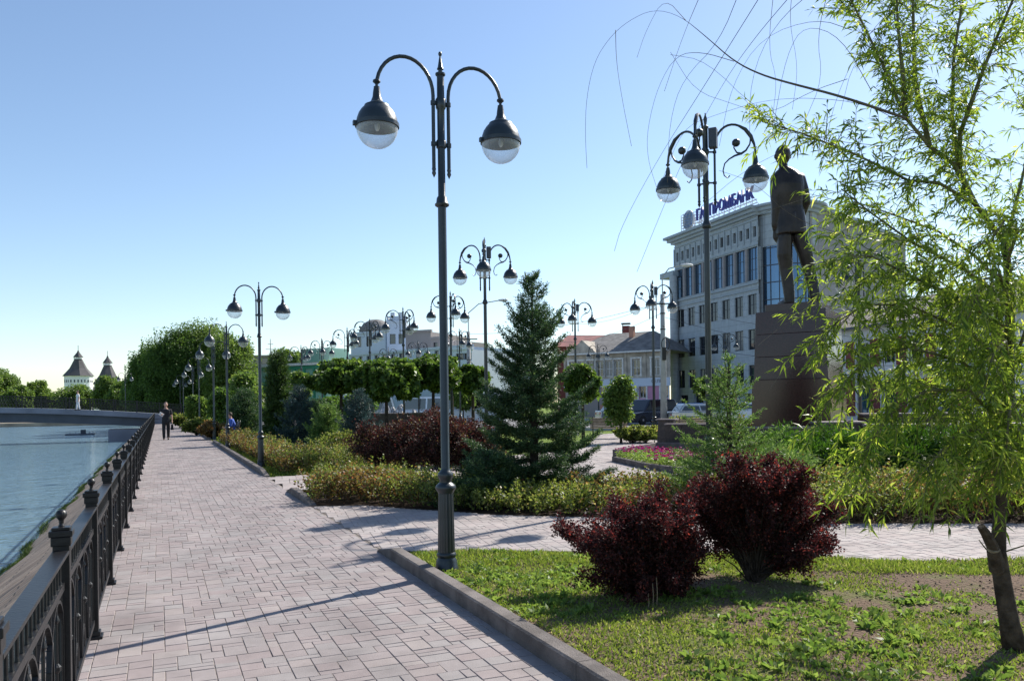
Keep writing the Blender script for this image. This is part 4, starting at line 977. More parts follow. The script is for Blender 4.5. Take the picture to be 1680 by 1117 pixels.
mb = MB(); gx = L * .2; mb.add([(gx - 1.6, -.62, ez), (gx + 1.6, -.62, ez), (gx, -.62, ez + 1.35), (gx - 1.6, 2.2, ez + .8), (gx + 1.6, 2.2, ez + .8), (gx, 2.8, ez + 1.36)], [(0, 1, 2), (1, 4, 5, 2), (0, 2, 5, 3)]); mb.build('gable', M['oldwall'], roof)
MB().box(L * .52, L * .52 + .5, 3, 3.5, rz_ - 1, rz_ + .5).build('chimney', M['orange'], roof)
ac = MB().box(L * .645, L * .645 + .75, -.4, -.06, 2.35, 2.95).build('air_conditioner', M['framew'], ho, bevel=.03)
MB().lathe([(.2, 0), (.2, .03)], 16).build('fan_grille', M['frame'], ac, mtx=Matrix.Translation((L * .645 + .3, -.405, 2.65)) @ Matrix.Rotation(R(90), 4, 'X'))
for u in (.69, ): pass
mb = MB()                                             # small dark letters on the fascia
cu = bpy.data.curves.new('l', 'FONT'); cu.body = 'СЕЛИА'; cu.size = .42; cu.extrude = .01
to = bpy.data.objects.new('tmp', cu); COL.objects.link(to); dg = bpy.context.evaluated_depsgraph_get(); me = bpy.data.meshes.new_from_object(to.evaluated_get(dg)); bpy.data.objects.remove(to)
me.transform(Matrix.Translation((L * .84, -.165, 3.42)) @ Matrix.Rotation(R(90), 4, 'X')); link('shop_letters', me, M['frame'], ho)
# ---- red roofed house behind
A, B = P(915, 98), P(1062, 96); rh, L = base('red_roofed_house', A, B, 'house with low red metal roof and brick chimney behind the old grey roofed house', 'house')
e1, e2 = zat(980, 568, 98), zat(980, 545, 98)
wl_ = [(L * u, e1 - 1.2, L * u + 1.0, e1 - .2) for u in (.2, .35, .5, .65, .8)]
wall_grid(L, e1, wl_, .2).build('wall', M['redwall'], rh)
for o in wl_: win(rh, o, .2, 'framew', 'pane', 0, 0, .12)
mb = MB(); mb.add([(-.5, -.6, e1), (L + 1.5, -.6, e1 - .3), (L + 1.5, 9, e1 - .3), (-.5, 9, e1), (1, 4, e2), (L - 2.5, 4, e2 - .2)], [(0, 1, 5, 4), (1, 2, 5), (2, 3, 4, 5), (3, 0, 4), (3, 2, 1, 0)]); rf = mb.build('roof', M['roofr'], rh)
c = L * .72; mb = MB(); mb.box(c, c + .95, 3, 3.9, e2 - 1.5, e2 + .9); ch = mb.build('chimney', M['redwall'], rf); MB().box(c - .1, c + 1.05, 2.9, 4, e2 + 1.1, e2 + 1.25).build('cap', M['frame'], ch); 
mb = MB(); mb.add([(c + .05 + i * .8, 3.1 + j * .7, e2 + .9 + k * .2) for k in (0, 1) for i, j in ((0, 0), (.1, 0), (.1, .1), (0, .1))], [(0, 1, 5, 4), (1, 2, 6, 5), (2, 3, 7, 6), (3, 0, 4, 7)]); mb.build('cap_leg', M['frame'], ch)
# ---- tiled roof house on the right
A, B = P(1352, 63), P(1760, 43); th, L = base('tiled_house', A, B, 'long low white house with grey brown tiled roof and red brick panels behind the willow', 'house')
ez = 6.9
op = [(1.2 + k * 2.6, .5, 2.7 + k * 2.6, 2.9) for k in range(int(L / 2.6) - 1)]; op2 = [(1.2 + k * 2.6, 4.1, 2.5 + k * 2.6, 5.7) for k in range(int(L / 2.6) - 1)]
wall_grid(L, ez, op + op2, .3).build('wall', M['white'], th)
for k, o in enumerate(op): win(th, o, .3, 'frame', 'panesky' if k % 3 else 'pane', 1, 1)
for o in op2: win(th, o, .3, 'framew', 'pane', 1, 1)
for k in range(int(L / 2.6)):
    u = .1 + k * 2.6
    for z0, z1 in ((.3, 2.95), (3.9, 5.9)): MB().box(u, u + .9, -.08, -.003, z0, z1).build('brick_panel', M['redwall'], th)
MB().box(0, L, -.25, -.004, 3.2, 3.45).build('string_course', M['framew'], th)
mb = MB(); mb.add([(-.4, -.7, ez), (L + .4, -.7, ez), (L + .4, 3.6, ez + 2.1), (-.4, 3.6, ez + 2.1), (L + .4, 8, ez), (-.4, 8, ez)], [(0, 1, 2, 3), (3, 2, 4, 5), (0, 3, 5), (1, 4, 2)]); mb.build('roof', M['tile'], th)
MB().box(-.45, L + .45, -.76, -.5, ez - .14, ez - .001).build('gutter', M['frame'], th)
# ---- pale blue block and grey block far off
def block(name, px0, px1, D0, D1, ytop, label, m, wins_=(), extra=None, cat='building', dep=14):
    A, B = P(px0, D0), P(px1, D1); t, L = base(name, A, B, label, cat); Hh = zat((px0 + px1) / 2, ytop, (D0 + D1) / 2)
    ow = [];
    for (u, yv, w, h) in wins_: z = zat((px0 + px1) / 2, yv, (D0 + D1) / 2); ow.append((L * u, z - h / 2, L * u + w, z + h / 2))
    wall_grid(L, Hh, ow, .3).build('wall', M[m], t)
    for o in ow: win(t, o, .3, 'frame', 'pane', 0, 0, .08)
    mb = MB(); mb.add([(0, 0, Hh), (L, 0, Hh), (L, dep, Hh), (0, dep, Hh), (0, dep, 0), (L, dep, 0), (0, 0, 0), (L, 0, 0)], [(0, 1, 2, 3), (0, 3, 4, 6), (1, 7, 5, 2), (3, 2, 5, 4)]); mb.build('roof', M[m], t)
    MB().box(-.2, L + .2, -.25, .3, Hh, Hh + .35).build('parapet', M[m], t)
    return t, L, Hh
t, L, Hh = block('pale_block', 636, 668, 150, 150, 529, 'pale blue grey high block with two small windows beyond the maples', 'bwhite', [(.15, 556, 1.1, 1.9), (.6, 556, 1.1, 1.9)])
mb = MB()
for k in range(5): mb.box(L * k / 5, L * k / 5 + .8, .0, 1, Hh + .351, Hh + 1.2 + (k % 2) * .7)
mb.build('roof_step', M['bwhite'], t)
t, L, Hh = block('domed_block', 577, 634, 156, 152, 547, 'pale blue grey block with rounded dark domed roof corner', 'bwhite', [(.2, 560, .9, 2), (.45, 560, .9, 2)])
mb = MB(); mb.lathe([(3.4, Hh), (3.3, Hh + 1), (2.5, Hh + 2.2), (1.3, Hh + 2.9), (.1, Hh + 3.1)], 24, (3.6, 3.4, 0)); mb.build('dome', M['roofg'], t, smooth=True)
block('low_white_block', 572, 775, 140, 120, 577, 'long low white building with glazed band behind the maples', 'bwhite', [(k * .07 + .03, 583, 1.0, .8) for k in range(13)])
block('grey_block', 667, 708, 138, 136, 545, 'grey brown plain block right of the pale block', 'bgrey')
block('grey_annex', 708, 722, 133, 132, 556, 'lower grey brown annex with one pale window', 'bgrey', [(.3, 567, .9, 1.1)])
block('blue_grey_block', 738, 775, 110, 108, 574, 'low blue grey block behind the lamp left of the big spruce', 'bwhite', [(.3, 585, 1.4, .9), (.62, 585, 1.4, .9)])
block('distant_block', 405, 446, 190, 190, 585, 'distant low grey building left of the column conifer', 'bgrey', [(.3, 592, 1.5, 1.5), (.6, 592, 1.5, 1.5)])
# green building
A, B = P(425, 98), P(548, 92); gb, L = base('green_kiosk_building', A, B, 'low building with bright green frames and pale glass behind the conifers', 'building')
Hh = zat(490, 596, 95); mb = MB(); mb.box(0, L, .1, 8, 0, Hh - .3); mb.build('glass_wall', M['greeng'], gb)
mb = MB()
for k in range(9): mb.box(L * k / 8 - .12, L * k / 8 + .12, -.1, .099, 0, Hh - .3)
for z in (1.2, 3.2, Hh - .7): mb.box(0, L, -.08, .097, z, z + .35)
mb.build('green_frame', M['green'], gb); MB().box(-.2, L + .2, -.4, 8.2, Hh - .3, Hh).build('roof', M['framew'], gb)
MB().box(L * .62, L * .98, -.5, 3, Hh + .001, Hh + 1.6).build('sign_box', M['greeng'], gb); MB().box(0, L * .9, -.6, -.15, 3.6, 4.6).build('awning', M['green'], gb)
mt_ = empty('mast', tuple(P(445, 200)), 0, 'thin lattice radio mast far behind the column conifer', 'mast')
zt = zat(445, 556, 200); mb = MB(); mb.tube([(0, 0, 0), (0, 0, zt)], [.35, .08], 5); mb.bar((-1.2, 0, zt * .86), (1.2, 0, zt * .86), .12); mb.bar((-.7, 0, zt * .93), (.7, 0, zt * .93), .12); mb.build('pole', M['concrete'], mt_)

# ============================================================ POLES AND WIRES
def cpole(px, ytop, D, label, arm=None):
    p = P(px, D); z = zat(px, ytop, D); t = empty('utility_pole', (p.x, p.y, 0), srot, label, 'pole')
    MB().tube([(0, 0, 0), (0, 0, z)], [.22, .13], 14).build('pole', M['concrete'], t, smooth=True)
    MB().box(-.12, .12, -.35, -.2, z * .5, z * .5 + .8).build('meter_box', M['iron'], t); mb = MB(); mb.bar((-.7, -.1, z - .6), (.7, -.1, z - .6), .08); mb.bar((0, -.15, z - 2), (0, -.45, z - 2.1), .05)
    for zc in (z - .6, z - 1.2, z - 2.2): mb.lathe([(.18, -.03), (.18, .03)], 12, (0, 0, zc))
    mb.build('crossarm', M['iron'], t)
    MB().tube([(.25 * math.cos(a) + .1, -.28, z * .62 + .4 * math.sin(a)) for a in np.linspace(0, 6.28, 16)], .03, 5).build('cable_coil', M['iron'], t)
    if arm:
        dx, dz = arm; mb = MB(); mb.tube([(0, 0, z - .1), (0, 0, z + dz * .6), (dx * .35, 0, z + dz * .9), (dx, 0, z + dz)], .04, 7); a = mb.build('lamp_arm', M['concrete'], t)
        sx = 1 if dx > 0 else -1; mb = MB(); ball(mb, (dx + sx * .35, 0, z + dz + .02), .16, 10, (2.6, 1, .7)); mb.build('lamp_head', M['framew'], a, smooth=True)
    return t
cpole(1089, 483, 50, 'grey concrete utility pole with fittings and a street light beside the bank building', (1.2, 1.8))
cpole(770, 544, 62, 'concrete pole with a bent lamp arm between nearest lamp pole and the spruce', (2.4, 2.4))
cpole(1600, 470, 40, 'concrete street light pole behind the willow crown', (-2.5, 1.2))
def wire(a, b, sag, label, r=.012):
    a, b = Vector(a), Vector(b); pts = [a.lerp(b, t) - Vector((0, 0, sag * 4 * t * (1 - t))) for t in np.linspace(0, 1, 14)]
    o = MB().tube(pts, r, 4, cap=False).build('overhead_wire', M['frame']); tag(o, label, 'wire', 'overhead wires above the street')
wire(Q(1089, 495, 50), Q(770, 548, 62), .5, 'thin overhead wire from the lamp pole by the spruce to the concrete pole')
wire(Q(1089, 500, 50), Q(1700, 560, 44), .8, 'thin overhead wire crossing the bank windows from the concrete pole, upper one')
wire(Q(1089, 520, 50), Q(1700, 590, 42), .9, 'thin overhead wire crossing the bank windows, second from top')
wire(Q(1089, 560, 50), Q(1600, 600, 40), .5, 'thin overhead wire in front of the lower bank windows')
wire(Q(1089, 492, 50), Q(930, 530, 82), .6, 'thin overhead wire above the old house roof, highest one')
wire(Q(1089, 512, 50), Q(905, 560, 82), .7, 'thin overhead wire above the old house roof, lower one')

# ============================================================ VEHICLES
def vehicle(name, L, W, Hh, hood_, cab, bodym, label, cat, loc, rz, van=False):
    t = empty(name, loc, rz, label, cat); wr = .33 if not van else .36; bz = .22; belt = .95 if not van else 1.15
    mb = MB(); prof = [(-L / 2, bz), (L / 2, bz), (L / 2, belt * .72), (L / 2 - .1, belt * .85), (L / 2 - hood_, belt), (-L / 2 + .02, belt), (-L / 2, belt * .7)]
    n = len(prof); mb.add([(x, -W / 2, z) for x, z in prof] + [(x, W / 2, z) for x, z in prof], [tuple(range(n)), tuple(range(n, 2 * n))[::-1]] + [(i, n + i, n + (i + 1) % n, (i + 1) % n) for i in range(n)])
    x1, x0 = L / 2 - hood_, -L / 2 + cab
    gx = [(x0 - .25, belt), (x1 + .05, belt), (x1 - (.55 if not van else .35), Hh), (x0 + .1, Hh)]
    body_ = mb.build('body', M[bodym], t, bevel=.07)
    mb = MB(); s = .12; mb.add([(x, -W / 2 + (.03 if z < Hh else s), z) for x, z in gx] + [(x, W / 2 - (.03 if z < Hh else s), z) for x, z in gx], [(0, 1, 2, 3), (7, 6, 5, 4), (0, 4, 5, 1), (1, 5, 6, 2), (2, 6, 7, 3), (3, 7, 4, 0)])
    mb.build('cabin', M[bodym], t, bevel=.04)
    for sgn, nm in ((-1, 'side_window'), (1, 'side_window')):
        def pt(u, v): # u along, v up on the cabin side
            za = belt + .06 + (Hh - .12 - belt - .06) * v; k = (za - belt) / (Hh - belt)
            xa = (gx[0][0] + (gx[3][0] - gx[0][0]) * k + .12); xb = (gx[1][0] + (gx[2][0] - gx[1][0]) * k - .12)
            return (xa + (xb - xa) * u, sgn * (W / 2 - (.03 + (s - .03) * k) + .012), za)
        mb = MB()
        for a, b in ((0, .48), (.52, 1)): mb.add([pt(a, 0), pt(b, 0), pt(b, 1), pt(a, 1)], [(0, 1, 2, 3) if sgn < 0 else (3, 2, 1, 0)])
        mb.build(nm, M['pane'], t)
    for (i, j, nm, o) in ((1, 2, 'windscreen', .012), (0, 3, 'rear_window', -.012)):
        k0, k1 = .1, .88; a = Vector((gx[i][0], 0, belt)); b = Vector((gx[j][0], 0, Hh)); p0, p1 = a.lerp(b, k0), a.lerp(b, k1)
        mb = MB(); mb.add([(p0.x + o, -W / 2 + .13, p0.z), (p0.x + o, W / 2 - .13, p0.z), (p1.x + o, W / 2 - .2, p1.z), (p1.x + o, -W / 2 + .2, p1.z)], [(0, 1, 2, 3)]); mb.build(nm, M['pane'], t)
    for x in (L / 2 - .85, -L / 2 + .85):
        for y in (-W / 2 + .08, W / 2 - .08):
            w = MB().lathe([(wr * .6, -.11), (wr * .95, -.11), (wr, -.08), (wr, .08), (wr * .95, .11), (wr * .6, .11)], 20).build('wheel', M['tyre'], t, mtx=Matrix.Translation((x, y, wr)) @ Matrix.Rotation(R(90), 4, 'X'))
            MB().lathe([(.05, -.113), (wr * .6, -.1), (wr * .6, .1), (.05, .113)], 12).build('rim', M['rim'], w, mtx=Matrix.Translation((x, y, wr)) @ Matrix.Rotation(R(90), 4, 'X'))
    for y in (-W / 2 + .28, W / 2 - .28):
        MB().box(L / 2 - .06, L / 2 + .012, y - .18, y + .18, belt * .62, belt * .76).build('headlight', M['head'], t, bevel=.02)
        MB().box(-L / 2 - .012, -L / 2 + .05, y - .14, y + .14, belt * .66, belt * .84).build('taillight', M['tail'], t, bevel=.02)
    return t
M['pdark'] = mat('dark_car_paint', (.012, .016, .03), .2, .2, .05, 1, coat=.6); M['psilver'] = mat('silver_car_paint', (.42, .44, .46), .25, .5, .05, 1, coat=.6); M['pblue'] = mat('blue_car_paint', (.05, .16, .35), .2, .3, .05, 1, coat=.6); M['pwhite'] = mat('white_van_paint', (.6, .66, .75), .3, .1, .05, 1, coat=.4)
def vloc(px, D, z=-.02): p = P(px, D); return (p.x, p.y, z)
vehicle('parked_car', 4.5, 1.85, 1.75, 1.1, .3, 'pdark', 'dark blue off road car in front of the pink shop wall, behind a lamp post', 'car', vloc(1063, 56), srot + R(215))
vehicle('parked_car', 4.3, 1.7, 1.4, 1.2, .7, 'psilver', 'silver car just left of and behind the dark off road car', 'car', vloc(1024, 62), srot + R(10))
vehicle('parked_car', 4.3, 1.75, 1.45, 1.2, .6, 'pblue', 'bright blue car behind the low wall under the grey bank column', 'car', vloc(1120, 60), srot + R(170))
vehicle('parked_car', 4.4, 1.75, 1.42, 1.2, .7, 'psilver', 'pale car in front of the bank entrance behind the granite wall bench', 'car', vloc(1152, 50), srot + R(5))
vehicle('parked_car', 4.3, 1.75, 1.45, 1.2, .7, 'pwhite', 'white car between the young conifer and the pedestal', 'car', vloc(1236, 55), srot + R(175))
vehicle('parked_van', 5.6, 2.0, 2.4, .9, .25, 'pwhite', 'pale blue white delivery van on the road left of the big spruce', 'van', vloc(770, 62), srot + R(170), True)
vehicle('parked_van', 5.4, 2.0, 2.2, .9, .25, 'pwhite', 'white minibus seen under the round maples right of the fountain', 'van', vloc(700, 66), srot + R(160), True)
vehicle('parked_van', 6.0, 2.1, 2.5, .8, .2, 'psilver', 'long pale minibus seen behind the fountain between maple trunks', 'van', vloc(606, 68), srot + R(5), True)
wallblock(P(1098, 46), P(1175, 45), .75, .3, 'low grey concrete wall along the road in front of the parked blue car', name='road_wall', m='concrete', cat='wall', cap=False)
# ============================================================ PLANTS
def seg_sample(A, B, n, bias=None):
    A, B = np.array(A), np.array(B); Ls = np.linalg.norm(B - A, axis=1); w = Ls * (bias if bias is not None else 1); i = rng.choice(len(A), n, p=w / w.sum()); t = rng.random((n, 1))
    return A[i] + (B[i] - A[i]) * t, unit(B[i] - A[i])
def conifer(px, D, H, rb, material, label, group=None, name='spruce_tree', n=26000, nl=.06, nw=.012, dz=.13, per=6, up=.35, z0=.12, pw=.85, low=-.1, seed=1, irr=.18, loc=None, fuzz=.35):
    rs = random.Random(seed); p = loc or P(px, D); t = empty(name, (p.x, p.y, 0), 0, label, 'conifer', group)
    MB().tube([(0, 0, -.05), (0, 0, H * .5), (0, 0, H * .98)], [H * .018 + .02, H * .012 + .01, .006], 8).build('trunk', M['barkd'], t)
    SA, SB = [], []; br = MB(); z = z0
    while z < H * .97:
        f = 1 - (z - z0) / (H - z0); k = per if f > .15 else 4; a0 = rs.uniform(0, 6.28)
        for j in range(k):
            a = a0 + 2 * math.pi * j / k + rs.uniform(-.3, .3); l = rb * (f ** pw) * rs.uniform(1 - irr, 1 + irr) + .04
            if rs.random() < .10: l *= 1.2
            el = min(1.0, low + (up - low) * (1 - f) ** .8 * 1.6) + rs.uniform(-.08, .08); zz0 = z + rs.uniform(-dz * .3, dz * .3)
            pts = []
            for q in (0, .33, .66, 1):
                r_ = l * q; pts.append(Vector((math.cos(a) * r_, math.sin(a) * r_, zz0 + r_ * math.tan(el) + .12 * l * q * q - .10 * l * math.sin(q * 3.14))))
            br.tube(pts, [.012 * (.4 + f), .009 * (.4 + f), .006, .002], 4, cap=False)
            for u, v in zip(pts[:-1], pts[1:]): SA.append(u); SB.append(v)
            m = max(3, int(l / .085))
            for i in range(m):
                q = .18 + .8 * (i + rs.random() * .6) / m; r_ = q * 3; i0 = min(2, int(r_)); b = pts[i0].lerp(pts[i0 + 1], r_ - i0); d = (pts[i0 + 1] - pts[i0]).normalized()
                l2 = (1 - q) * l * .5 + .07 * (.5 + f)
                for sg in (-1, 1):
                    s = Vector((-math.sin(a), math.cos(a), 0)) * sg; e = b + (d * .75 + s * .7 + Vector((0, 0, rs.uniform(-.12, .12)))).normalized() * l2 * rs.uniform(.7, 1.15)
                    SA.append(b); SB.append(e)
                    if l2 > .2:
                        mid = b.lerp(e, .5)
                        for s2 in (-1, 1): SA.append(mid); SB.append(mid + (d * (.6) + s * (.6 + .5 * s2)).normalized() * l2 * .35)
        z += dz * (.55 + .6 * f)
    SA.append(Vector((0, 0, H * .9))); SB.append(Vector((0, 0, H)))
    for k in range(5): a = k * 1.257; SA.append(Vector((0, 0, H * .955))); SB.append(Vector((math.cos(a) * .07, math.sin(a) * .07, H * .99)))
    br.build('branches', M['barkd'], t)
    pos, d = seg_sample(SA, SB, n); pos = pos + rng.normal(size=(n, 3)) * nl * fuzz; r = unit(rng.normal(size=(n, 3))); dd = d * .75 + r * .8; dd[:, 2] += .12
    blades('crown', pos, dd, rng.uniform(.7, 1.2, n) * nl, nw, material, t)
    return t
def hp(px, y, D): return zat(px, y, D)
GC = 'young conifers planted on the lawn'
conifer(875, 13.35, hp(875, 449, 13.35), 1.06, M['spruce'], 'big dark blue green spruce, tallest conifer, right of the nearest lamp pole', GC, n=165000, nl=.052, nw=.014, seed=3, pw=.80, dz=.22, per=7, up=.42, irr=.36, fuzz=.4)
conifer(1196, 12.0, hp(1196, 584, 12.0), 1.08, M['fir'], 'young light green spruce with open branches in front of the statue pedestal', GC, n=44000, nl=.045, nw=.011, seed=8, pw=.95, dz=.22, per=7, up=.4, irr=.28, fuzz=.12, low=-.08)
conifer(457, 34, hp(457, 582, 34), .74, M['thuja'], 'dense dark columnar conifer with yellow lit right edge', GC, name='column_conifer', n=42000, nl=.11, nw=.03, seed=5, pw=.5, dz=.14, per=8, up=.7, irr=.12)
conifer(492, 29.5, hp(490, 632, 29.5), .85, M['bluespr'], 'small bluish spruce right in front of the dark columnar conifer', GC, n=22000, nl=.09, nw=.02, seed=6, pw=.7, dz=.14)
conifer(538, 26.5, hp(538, 668, 26.5), .75, M['fir'], 'small bright green fir between two bluish spruces', GC, n=20000, nl=.085, nw=.02, seed=9, pw=.75, up=.6)
conifer(590, 26.0, hp(588, 640, 26.0), .95, M['bluespr'], 'small blue grey spruce right of the bright green fir', GC, n=24000, nl=.085, nw=.018, seed=12, pw=.85)
conifer(400, 40, hp(400, 640, 40), 1.1, M['spruce'], 'dark wide spruce behind the seated person on the bench', GC, n=24000, nl=.13, nw=.03, seed=14, pw=.6)
conifer(520, 40, hp(520, 655, 40), 1.0, M['spruce'], 'dark small spruce half hidden behind the bluish one', GC, n=16000, nl=.12, nw=.03, seed=15, pw=.6)
conifer(800, 12.6, .8, .7, M['spruce'], 'low dark spruce bush spreading at the left foot of the big spruce', GC, n=24000, nl=.055, nw=.012, seed=21, pw=.6, up=.3)
def crown_tree(name, loc, H, trunk_h, cr, ch, material, label, cat='tree', group=None, n=9000, L=.12, W=.09, clumps=90, seed=1, tr=.05, bark='bark', flat=False, spread=.17, shell=.45, base_z=0, lean=(0, 0)):
    rs = np.random.default_rng(seed); t = empty(name, (loc.x, loc.y, base_z), 0, label, cat, group)
    cz = trunk_h + ch / 2; mb = MB(); mb.tube([(0, 0, -.1), (lean[0] * .4, lean[1] * .4, trunk_h * .5), (lean[0], lean[1], trunk_h + ch * .15)], [tr * 1.25, tr, tr * .8], 9); mb.build('trunk', M[bark], t)
    d = unit(rs.normal(size=(clumps, 3))); rad = shell + (1 - shell) * rs.random((clumps, 1)) ** .5; c = d * rad * np.array([cr, cr, ch / 2]) * rs.uniform(.85, 1.12, (clumps, 1)) + np.array([lean[0], lean[1], cz])
    lm = MB()
    for k in range(0, clumps, max(1, clumps // 40)):
        s = Vector((lean[0], lean[1], trunk_h + rs.uniform(-.05, .2) * ch)); e = Vector(c[k]); m = s.lerp(e, .5) + Vector((0, 0, .05 * ch)); lm.tube([s, m, e], [tr * .5, tr * .28, tr * .08], 5, cap=False)
    lm.build('limbs', M[bark], t)
    i = rs.integers(0, clumps, n); sp = spread * (cr + ch / 2) / 1.6; off = np.clip(rs.normal(size=(n, 3)), -1.5, 1.5) * sp * rs.uniform(.6, 1.2, (clumps, 1))[i]; off[:, 2] *= .75
    pos = c[i] + off; dd = unit(off) + rs.normal(size=(n, 3)) * .6; dd[:, 2] -= .25
    blades('crown', pos, dd, rs.uniform(.7, 1.3, n) * L, W, material, t, droop=.15); return t
GM = 'round headed young maples'
for i, (px, D, y0, y1, wpx, lb) in enumerate(((560, 31, 588, 652, 62, 'leftmost round headed maple with dark trunk before the green framed building'), (611, 35, 590, 650, 50, 'round headed maple, second from left, left of the fountain jets'), (634, 30, 588, 664, 58, 'round headed maple with crown hanging lowest over the fountain'), (711, 32, 582, 650, 50, 'round headed maple just left of the nearest lamp pole'), (742, 36, 602, 650, 26, 'small round maple right behind the nearest lamp pole'), (776, 33, 598, 652, 26, 'small round maple between the nearest lamp pole and the big spruce'), (956, 34, 594, 664, 30, 'round headed maple right of the big spruce under a triple lamp'), (1166, 31, 612, 662, 24, 'small round maple behind the young light green spruce'))):
    zt, zb = hp(px, y0, D), hp(px, y1, D); zt -= .12; zb += .3; crown_tree('maple_tree', P(px, D), zt, zb, wpx * D / 1300 * .86, zt - zb, M['maple'], lb, group=GM, n=int(9000 * (wpx / 50) + 2500), L=.17, W=.15, clumps=60, seed=30 + i, tr=.07, bark='barkd', shell=.5, spread=.13)
GT = 'big trees at the end of the path'
for i, (px, D, y0, wpx, lb) in enumerate(((258, 104, 566, 32, 'dark tree at the left edge of the big tree mass above the walking person'), (292, 98, 540, 38, 'tall tree above the far end of the path, left half of the big mass'), (335, 100, 532, 44, 'tallest broad tree of the big mass at the end of the path'), (378, 92, 552, 34, 'broad tree on the right side of the big mass behind the path lamps'), (310, 112, 560, 60, 'dark filling tree behind the path end, in the middle of the big mass'), (238, 118, 590, 22, 'small tree at the far left foot of the big mass, beyond the bridge end'))):
    zt = hp(px, y0, D); crown_tree('poplar_tree', P(px, D), zt, .6, wpx * D / 1300 * 1.05, zt - .6, M['farl2' if px > 330 else 'farl'], lb, group=GT, n=60000, L=.24, W=.15, clumps=220, seed=50 + i, tr=.22, bark='barkd', shell=.35, spread=.15)
GF = 'far trees beyond the bridge'
for i, (px, D, y0, wpx, zb, lb) in enumerate(((4, 190, 606, 26, 0, 'highest rounded tree at the left picture edge beyond the bridge'), (-30, 185, 600, 34, 0, 'tree cut by the left picture edge beyond the bridge'), (30, 180, 634, 20, 0, 'low bushy tree right of the left edge tree beyond the bridge'), (62, 195, 626, 19, 0, 'open crowned tree standing left of the fortress towers'), (78, 190, 646, 14, 0, 'small low tree just left of the larger tower'), (128, 180, 636, 30, 0, 'wide low tree in front of the larger fortress tower'), (178, 170, 618, 17, 0, 'tree in front of the smaller fortress tower'), (205, 160, 628, 22, 0, 'tree behind the lone lamp on the bridge'), (100, 210, 648, 20, 0, 'low tree under the larger tower, left side'), (225, 140, 622, 20, 0, 'dark tree between the bridge lamp and the big tree mass'))):
    zt = hp(px, y0, D); crown_tree('ash_tree', P(px, D), zt, .8, wpx * D / 1300, zt - .8, M['farl2'], lb, group=GF, n=16000, L=.42, W=.28, clumps=80, seed=70 + i, tr=.25, bark='barkd', shell=.3, spread=.16)
for i, (px, D, y0, y1, wpx, m, lb) in enumerate(((404, 46, 612, 690, 22, 'farl2', 'light green airy tree behind the dark spruce by the bench'), (365, 55, 640, 690, 18, 'farl', 'bushy green tree behind the second path lamp'), (325, 60, 650, 690, 14, 'farl2', 'small light green bushy tree behind the far path lamps'), (488, 62, 612, 660, 16, 'farl2', 'pale round tree behind the small bluish spruce'), (478, 110, 572, 640, 26, 'farl2', 'yellow green tree rising above the green framed building'), (1018, 30.5, 622, 700, 17, 'farl2', 'slender light green young tree left of the dark off road car'), (590, 48, 648, 684, 26, 'farl', 'rounded green bush seen under the leftmost maples'), (545, 50, 652, 690, 22, 'farl', 'rounded green bush left of the maple trunks'), (760, 60, 640, 668, 14, 'farl2', 'little bright tree near the delivery van'), (1800, 46, 560, 660, 60, 'farl2', 'tree behind the willow at the right picture edge'))):
    zt, zb = hp(px, y0, D), max(.15, hp(px, y1, D)); crown_tree('bushy_tree', P(px, D), zt, zb, wpx * D / 1300, zt - zb, M[m], lb, n=7000, L=.2 * D / 45, W=.13 * D / 45, clumps=60, seed=90 + i, tr=.05, shell=.25)
def shrub(name, loc, rx, h, material, label, cat='shrub', group=None, stems=60, n=12000, L=.03, W=.02, seed=1, stemm='barkd', base=.05, wide=1.0, jit=.07, low=.15, sr=.006, rz=0, ry=None, t0=.35):
    rs = np.random.default_rng(seed); t = empty(name, (loc.x, loc.y, loc.z if hasattr(loc, 'z') else 0), rz, label, cat, group); ry = ry or rx
    a = rs.uniform(0, 6.283, stems); r = np.sqrt(rs.random(stems)); zz_ = h * (low + (1 - low) * np.sqrt(np.clip(1 - (r * .96) ** 2.6, 0, 1))) * rs.uniform(.78, 1.12, stems); lb_ = 1 + .14 * np.sin(3 * a + seed) + .10 * np.sin(5 * a + 2 * seed) + np.where(rs.random(stems) < .1, .22, 0); r = r * rs.uniform(.85, 1.1, stems) * lb_; zz_ = zz_ * (1 + .10 * np.sin(2 * a + seed * 2)) * np.where(rs.random(stems) < .1, 1.14, 1)
    mb = MB(); SA, SB = [], []
    for k in range(stems):
        e = Vector((math.cos(a[k]) * r[k] * rx, math.sin(a[k]) * r[k] * ry, zz_[k])); s = Vector((math.cos(a[k]) * base * rx, math.sin(a[k]) * base * ry, 0)) ; m = s.lerp(e, .5) + Vector((0, 0, .14 * h)) ; q = s.lerp(m, .5) + Vector((0, 0, .05 * h))
        pts = [s, q, m, m.lerp(e, .5) + Vector((0, 0, .04 * h)), e]; mb.tube(pts, [sr, sr * .8, sr * .6, sr * .4, sr * .2], 4, cap=False)
        seq = [(q, m), (m, pts[3]), (pts[3], e)]
        for u, v in seq: SA.append(u); SB.append(v)
        for i in range(5):
            u, v = seq[i % 3] if i < 3 else seq[2]; b = u.lerp(v, rs.random()); d = Vector((rs.normal(), rs.normal(), rs.normal() * .6 + .35)).normalized() * h * rs.uniform(.08, .22)
            SA.append(b); SB.append(b + d); mb.tube([b, b + d], [sr * .35, sr * .15], 3, cap=False)
    mb.build('stems', M[stemm], t)
    pos, d = seg_sample(SA, SB, n); off = rs.normal(size=(n, 3)) * jit * h * .5; pos = pos + off; pos[:, 2] = np.abs(pos[:, 2]); dd = unit(off) * .6 + d * .5 + rs.normal(size=(n, 3)) * .4; dd[:, 2] += .15
    blades('foliage', pos, dd, rs.uniform(.7, 1.3, n) * L, W, material, t); return t
l1, l2 = P(1052, 6.35), P(1243, 6.78); l1.z = l2.z = LZ
